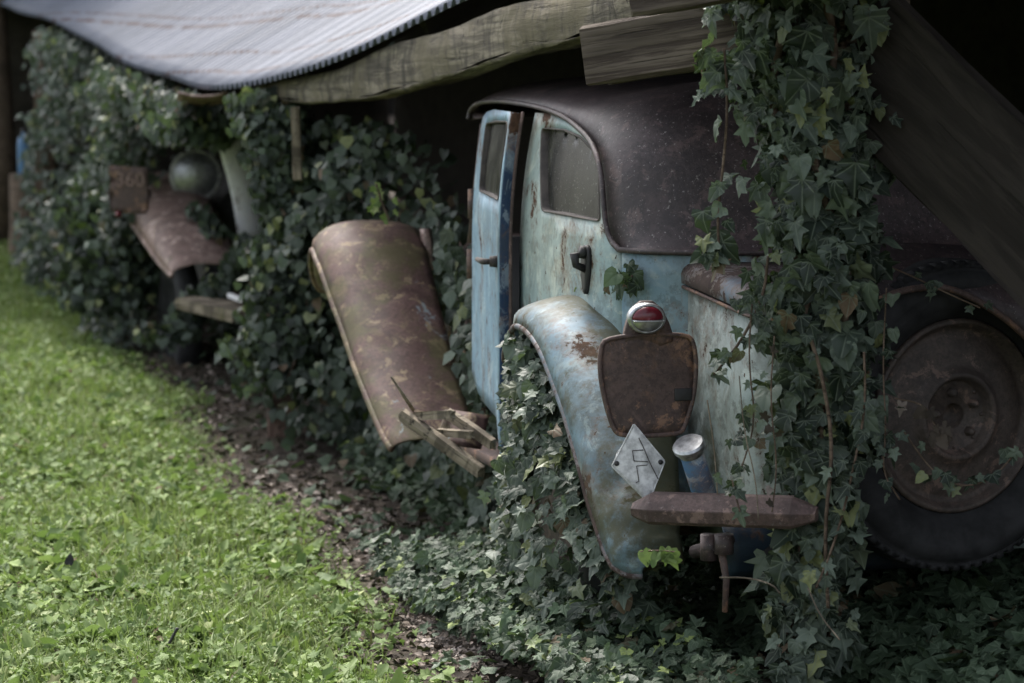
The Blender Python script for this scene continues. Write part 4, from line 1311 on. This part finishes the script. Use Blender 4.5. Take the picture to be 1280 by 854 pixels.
strand("ivy_strand", "small ivy runner across the bottom of the wheel rim", [at(1130, 540, 5.2), at(1165, 590, 5.2), at(1200, 610, 5.2), at(1240, 600, 5.2), at(1275, 560, 5.2)], 20, .022, .036, M['ivy'], r=.002, jit=.018)
strand("ivy_strand", "few small ivy leaves creeping along the panel above the spare tyre", [at(1105, 330, 5.35), at(1150, 350, 5.35), at(1180, 365, 5.35), at(1225, 385, 5.35)], 9, .018, .03, M['ivy'], r=.002, jit=.012)
strand("ivy_strand", "dead brown leaves caught on the wheel hub", [at(1118, 498, 5.2), at(1155, 505, 5.2), at(1165, 525, 5.19), at(1178, 548, 5.18)], 8, .02, .035, M['litter'], r=.002, jit=.008, cat="dead leaves")
strand("ivy_sprig", "leafy ivy sprig growing on top of the blue rear fender", [MC @ Vector((-.56, 1.05, .90)), MC @ Vector((-.57, .85, .945)), MC @ Vector((-.55, .68, .96)), at(790, 345, 5.9)], 80, .025, .048, M['ivy_ground'], r=.003, jit=.022)
strand("ivy_sprig", "yellow green sprig on the foot of the blue fender", [at(800, 690, 5.42), at(818, 688, 5.42), at(845, 690, 5.4)], 8, .02, .04, M['weed'], r=.002, jit=.008)
strand("ivy_sprig", "pale young sprig above the brown fender", [at(470, 230, 8.3), at(478, 255, 8.3), at(486, 275, 8.3)], 14, .018, .034, M['weed'], r=.004, jit=.025)
lf = strand("ivy_strand", "single ivy leaf spray resting on the rusty bumper", [at(915, 600, 5.2), at(922, 630, 5.18), at(925, 640, 5.17)], 4, .03, .045, M['ivy'], r=.002, jit=.008)

strand("ivy_strand", "short ivy strand swinging from the end of the grey cross beam", [at(880, 60, 5.35), at(876, 90, 5.35), at(884, 120, 5.35)], 9, .022, .04, M['ivy'], r=.002, jit=.012)
strand("ivy_strand", "small leaved ivy strand along the left edge of the near post", [at(940, 380, 5.2), at(935, 450, 5.2), at(945, 530, 5.2), at(925, 590, 5.2)], 34, .02, .04, M['ivy'], r=.002, jit=.025)
strand("bare_vine", "bare brown vine stem climbing the front of the ivy covered post", [at(1035, 760, 5.2), at(1030, 660, 5.16), at(1042, 560, 5.15), at(1028, 470, 5.14), at(1012, 420, 5.14)], 5, .02, .035, M['ivy'], r=.0045, jit=.02, cat="vine")
strand("bare_vine", "thin dry vine hanging between bumper and ivy covered post", [at(968, 420, 5.16), at(962, 500, 5.15), at(972, 580, 5.15), at(965, 640, 5.15)], 6, .02, .03, M['litter'], r=.0018, jit=.02, cat="vine")

# mound under and beside the rear fender
def mound(a, b):
    an = a * 2 * math.pi; r = np.sqrt(b)
    u = -.715 + .10 * r * np.cos(an); v = .66 + .42 * r * np.sin(an)
    hgt = .82 * (1 - r ** 3.5) ** .6 + .10
    hgt = np.minimum(hgt, np.interp(v, [.1, .3, .45, .6, .75, .9, 1.1, 1.3], [.22, .36, .52, .64, .73, .79, .74, .5]))
    q = np.stack([u, v, hgt], 1); c, s_ = math.cos(ANG), math.sin(ANG)
    return np.stack([CO.x + q[:, 0] * c - q[:, 1] * s_, CO.y + q[:, 0] * s_ + q[:, 1] * c, q[:, 2]], 1)


sheet_ivy("ivy_mound", "thick ivy mound filling the wheel arch of the blue rear fender", mound, 2900, .028, .056, M['ivy'], T_FULL, (-.55, -.7, .45), depth=.06)


def skirt(a, b):   # slope between the mound, fender foot and carpet
    u = -.93 + .37 * a - .10 * np.clip(b - .3, -1, .0); v = -.15 + 2.0 * b
    h_ = .10 + .13 * np.exp(-((v - .75) / .55) ** 2) * np.clip((u + 1.0) / .28, 0, 1) + .025 * np.sin(9 * a + 7 * b)
    c, s_ = math.cos(ANG), math.sin(ANG)
    return np.stack([CO.x + u * c - v * s_, CO.y + u * s_ + v * c, h_], 1)


sheet_ivy("ivy_bank", "low ivy bank along the foot of the blue car", skirt, 4200, .024, .048, M['ivy_ground'], T_FULL, (-.4, -.5, .8), depth=.05, tipdown=.5)

# curtain behind the brown fender, up to the eave
def curtain(p0, p1, z0, z1, bow=.0):
    def f(a, b):
        x = p0[0] + (p1[0] - p0[0]) * a; y = p0[1] + (p1[1] - p0[1]) * a - bow * np.sin(a * 3.14)
        zt = z1[0] + (z1[1] - z1[0]) * a; zb = z0[0] + (z0[1] - z0[0]) * a
        return np.stack([x, y, zb + (zt - zb) * b], 1)
    return f


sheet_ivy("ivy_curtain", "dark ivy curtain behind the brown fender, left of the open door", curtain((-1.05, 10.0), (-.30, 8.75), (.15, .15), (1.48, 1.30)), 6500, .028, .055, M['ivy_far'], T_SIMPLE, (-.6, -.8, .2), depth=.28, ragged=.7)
sheet_ivy("ivy_bush", "ivy clump creeping between the brown fender and the blue door", curtain((-.30, 8.6), (-.06, 7.45), (.15, .15), (1.12, .75)), 1500, .035, .06, M['ivy'], T_SIMPLE, (-.6, -.8, .2), depth=.10)
def foot(a, b):
    Y = 7.3 + 2.6 * a; s_ = .50 + .9 * b
    x = x_grass(Y) + s_
    return np.stack([x, Y, ground_z(x, Y) + .03 + .16 * smooth(.3, 1.0, b) + .05 * vnoise(x * 4, Y * 4, 3)], 1)


sheet_ivy("ivy_clump", "low creeping ivy clump between the dirt strip and the brown fender", foot, 4200, .024, .046, M['ivy_ground'], T_FULL, (-.35, -.5, .8), depth=.05, tipdown=.4)
# column at the middle post
path = [at(352, 480, 9.6), at(356, 400, 9.7), at(366, 300, 9.8), at(362, 220, 9.8), at(350, 160, 9.8), at(330, 118, 9.9)]
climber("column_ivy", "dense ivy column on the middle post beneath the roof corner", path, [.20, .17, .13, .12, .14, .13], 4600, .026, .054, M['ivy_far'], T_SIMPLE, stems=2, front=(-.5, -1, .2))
# ivy wall below the far eave
def farwall(a, b):
    t = 3.7 + 5.45 * a; x = EA.x + ROW.x * t - .05; y = EA.y + ROW.y * t
    z1 = np.array([eave_z(k) for k in t]) - .05; z0 = .1
    arch = 1.16 * (1 - smooth(5.3, 5.6, t))      # gap where the far car shows
    z0 = ground_z(x, y) + .03
    return np.stack([x, y, (z0 + arch) + (z1 - z0 - arch) * b], 1)


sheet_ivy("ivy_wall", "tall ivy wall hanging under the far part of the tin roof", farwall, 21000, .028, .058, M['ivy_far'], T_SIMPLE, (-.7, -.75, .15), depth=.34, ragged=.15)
path = [at(140, 375, 12.9), at(138, 330, 12.9), at(136, 290, 12.9), at(130, 262, 13.0), at(122, 235, 13.1)]
climber("column_ivy", "bushy dark ivy stump below the rusty number board", path, [.26, .26, .25, .22, .16], 2200, .035, .065, M['ivy_far'], T_SIMPLE, stems=1)
path = [at(200, 420, 11.6), at(232, 400, 11.6), at(268, 365, 11.7), at(300, 340, 11.6), at(318, 300, 11.4)]
climber("ivy_clump", "ivy clump around the wheel and fender of the far car", path, [.12, .09, .10, .10, .09], 900, .035, .06, M['ivy_far'], T_SIMPLE, stems=0)
path = [at(240, 256, 12.2), at(256, 272, 12.1), at(275, 292, 12.0)]
climber("ivy_clump", "ivy tuft lying across the far rusty fender", path, [.03, .04, .05], 70, .035, .06, M['ivy_far'], T_SIMPLE, stems=0)

# dark tree and hedge that close the view at the far left
tree = empty("tree", (at(-6, 250, 17.6).x, 17.6, .35), 0, "dark old tree trunk at the far left end of the shed", "tree")
tp0 = Vector((0, 0, -.1)); MB().tube([tp0, (0.02, 0, .8), (-.02, .05, 1.8), (.05, .05, 2.8), (.15, .1, 4.2)], [.20, .14, .12, .11, .10], 14).build("trunk", M['bark'], tree)
n = 2600; P = norm(rng.normal(0, 1, (n, 3))) * (rng.random(n) ** .4)[:, None] * np.array([1.8, 1.8, 1.3]) + np.array([0.1, 0.2, 4.4])
leaves("crown", P, rng.normal(0, 1, (n, 3)) + np.array([0, -.3, .6]), rng.normal(0, 1, (n, 3)), rng.uniform(.1, .2, n), M['hedge'], tree, T_SIMPLE)
hd = empty("hedge", (-6, 27, 1.3), 0, "tall dark hedge closing the view beyond the grass", "hedge")
n = 9000; P = np.stack([rng.uniform(-5.5, 5, n), rng.normal(0, .5, n), 4.2 * rng.random(n) ** .8], 1); P[:, 1] += .4 * vnoise(P[:, 0], P[:, 2], 6)
leaves("foliage", P, rng.normal(0, .6, (n, 3)) + np.array([.1, -1, .4]), rng.normal(0, 1, (n, 3)) + np.array([0, 0, -.6]), rng.uniform(.1, .2, n), M['hedge'], hd, T_SIMPLE)
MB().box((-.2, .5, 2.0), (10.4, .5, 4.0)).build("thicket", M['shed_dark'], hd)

# a few twigs and the dark stalk in the grass
def twig(label, pts, r, mat):
    return tag(MB().tube([tuple(p) for p in chaikin([tuple(p) for p in pts], 2, False)], r, 6).build("twig", mat), label, "twig")


twig("thin pale twig poking out below the bumper", [at(900, 722, 5.3), at(935, 722, 5.2), at(965, 730, 5.15), at(975, 742, 5.15)], .002, M['stickwood'])
twig("bare dark twig standing before the bumper", [at(948, 650, 5.12), at(945, 600, 5.14), at(930, 540, 5.16), at(924, 470, 5.2)], .0013, M['stickwood'])
twig("dry stalk rising beside the filler pipe", [at(897, 620, 5.3), at(893, 560, 5.3), at(884, 500, 5.32)], .0016, M['stickwood'])
twig("dark bent stalk standing in the near grass", [at(200, 854, 5.85), at(206, 815, 5.85), at(222, 785, 5.85)], .004, M['black'])
bl_ = at(86, 697, 6.9); q = leaves("dead_leaf", np.array([tuple(bl_ + Vector((0, 0, -.02)))]), [(.3, -1, .2)], [(.2, 0, 1)], np.array([.035]), M['black'], None, T_FULL[1:2])
tag(q, "single black dead leaf standing upright in the grass", "dead leaf")
twig("long thin stem lying under the near post", [at(1010, 735, 5.1), at(1025, 770, 5.05), at(1050, 800, 5.0)], .0016, M['stickwood'])

# ------------------------------------------------------------------ light
w = bpy.data.worlds.new("World"); scene.world = w; w.use_nodes = True
nt = w.node_tree; bg = nt.nodes["Background"]
sky = nt.nodes.new("ShaderNodeTexSky"); sky.sky_type = 'NISHITA'; sky.sun_disc = False
EL, AZ = R(54), R(-13)        # sun azimuth measured from +Y towards +X
sky.sun_elevation = EL; sky.sun_rotation = AZ
sky.air_density = 1.0; sky.dust_density = 5.0; sky.ozone_density = 1.0
hs = nt.nodes.new('ShaderNodeHueSaturation'); hs.inputs['Saturation'].default_value = .42
nt.links.new(sky.outputs[0], hs.inputs['Color']); nt.links.new(hs.outputs[0], bg.inputs[0]); bg.inputs[1].default_value = .15
sun = bpy.data.lights.new("sun", 'SUN'); sun.energy = 2.0; sun.angle = R(14); sun.color = (1, .96, .9)
so = bpy.data.objects.new("sun", sun); COL.objects.link(so)
sd = Vector((math.sin(AZ) * math.cos(EL), math.cos(AZ) * math.cos(EL), math.sin(EL)))
so.rotation_euler = (-sd).to_track_quat('-Z', 'Y').to_euler()
so.location = (0, 0, 10)
scene.view_settings.view_transform = 'Standard'; scene.view_settings.look = 'None'
scene.view_settings.exposure = 1.5; scene.view_settings.gamma = 1
scene.render.engine = 'CYCLES'
scene.cycles.use_denoising = True
scene.cycles.max_bounces = 6
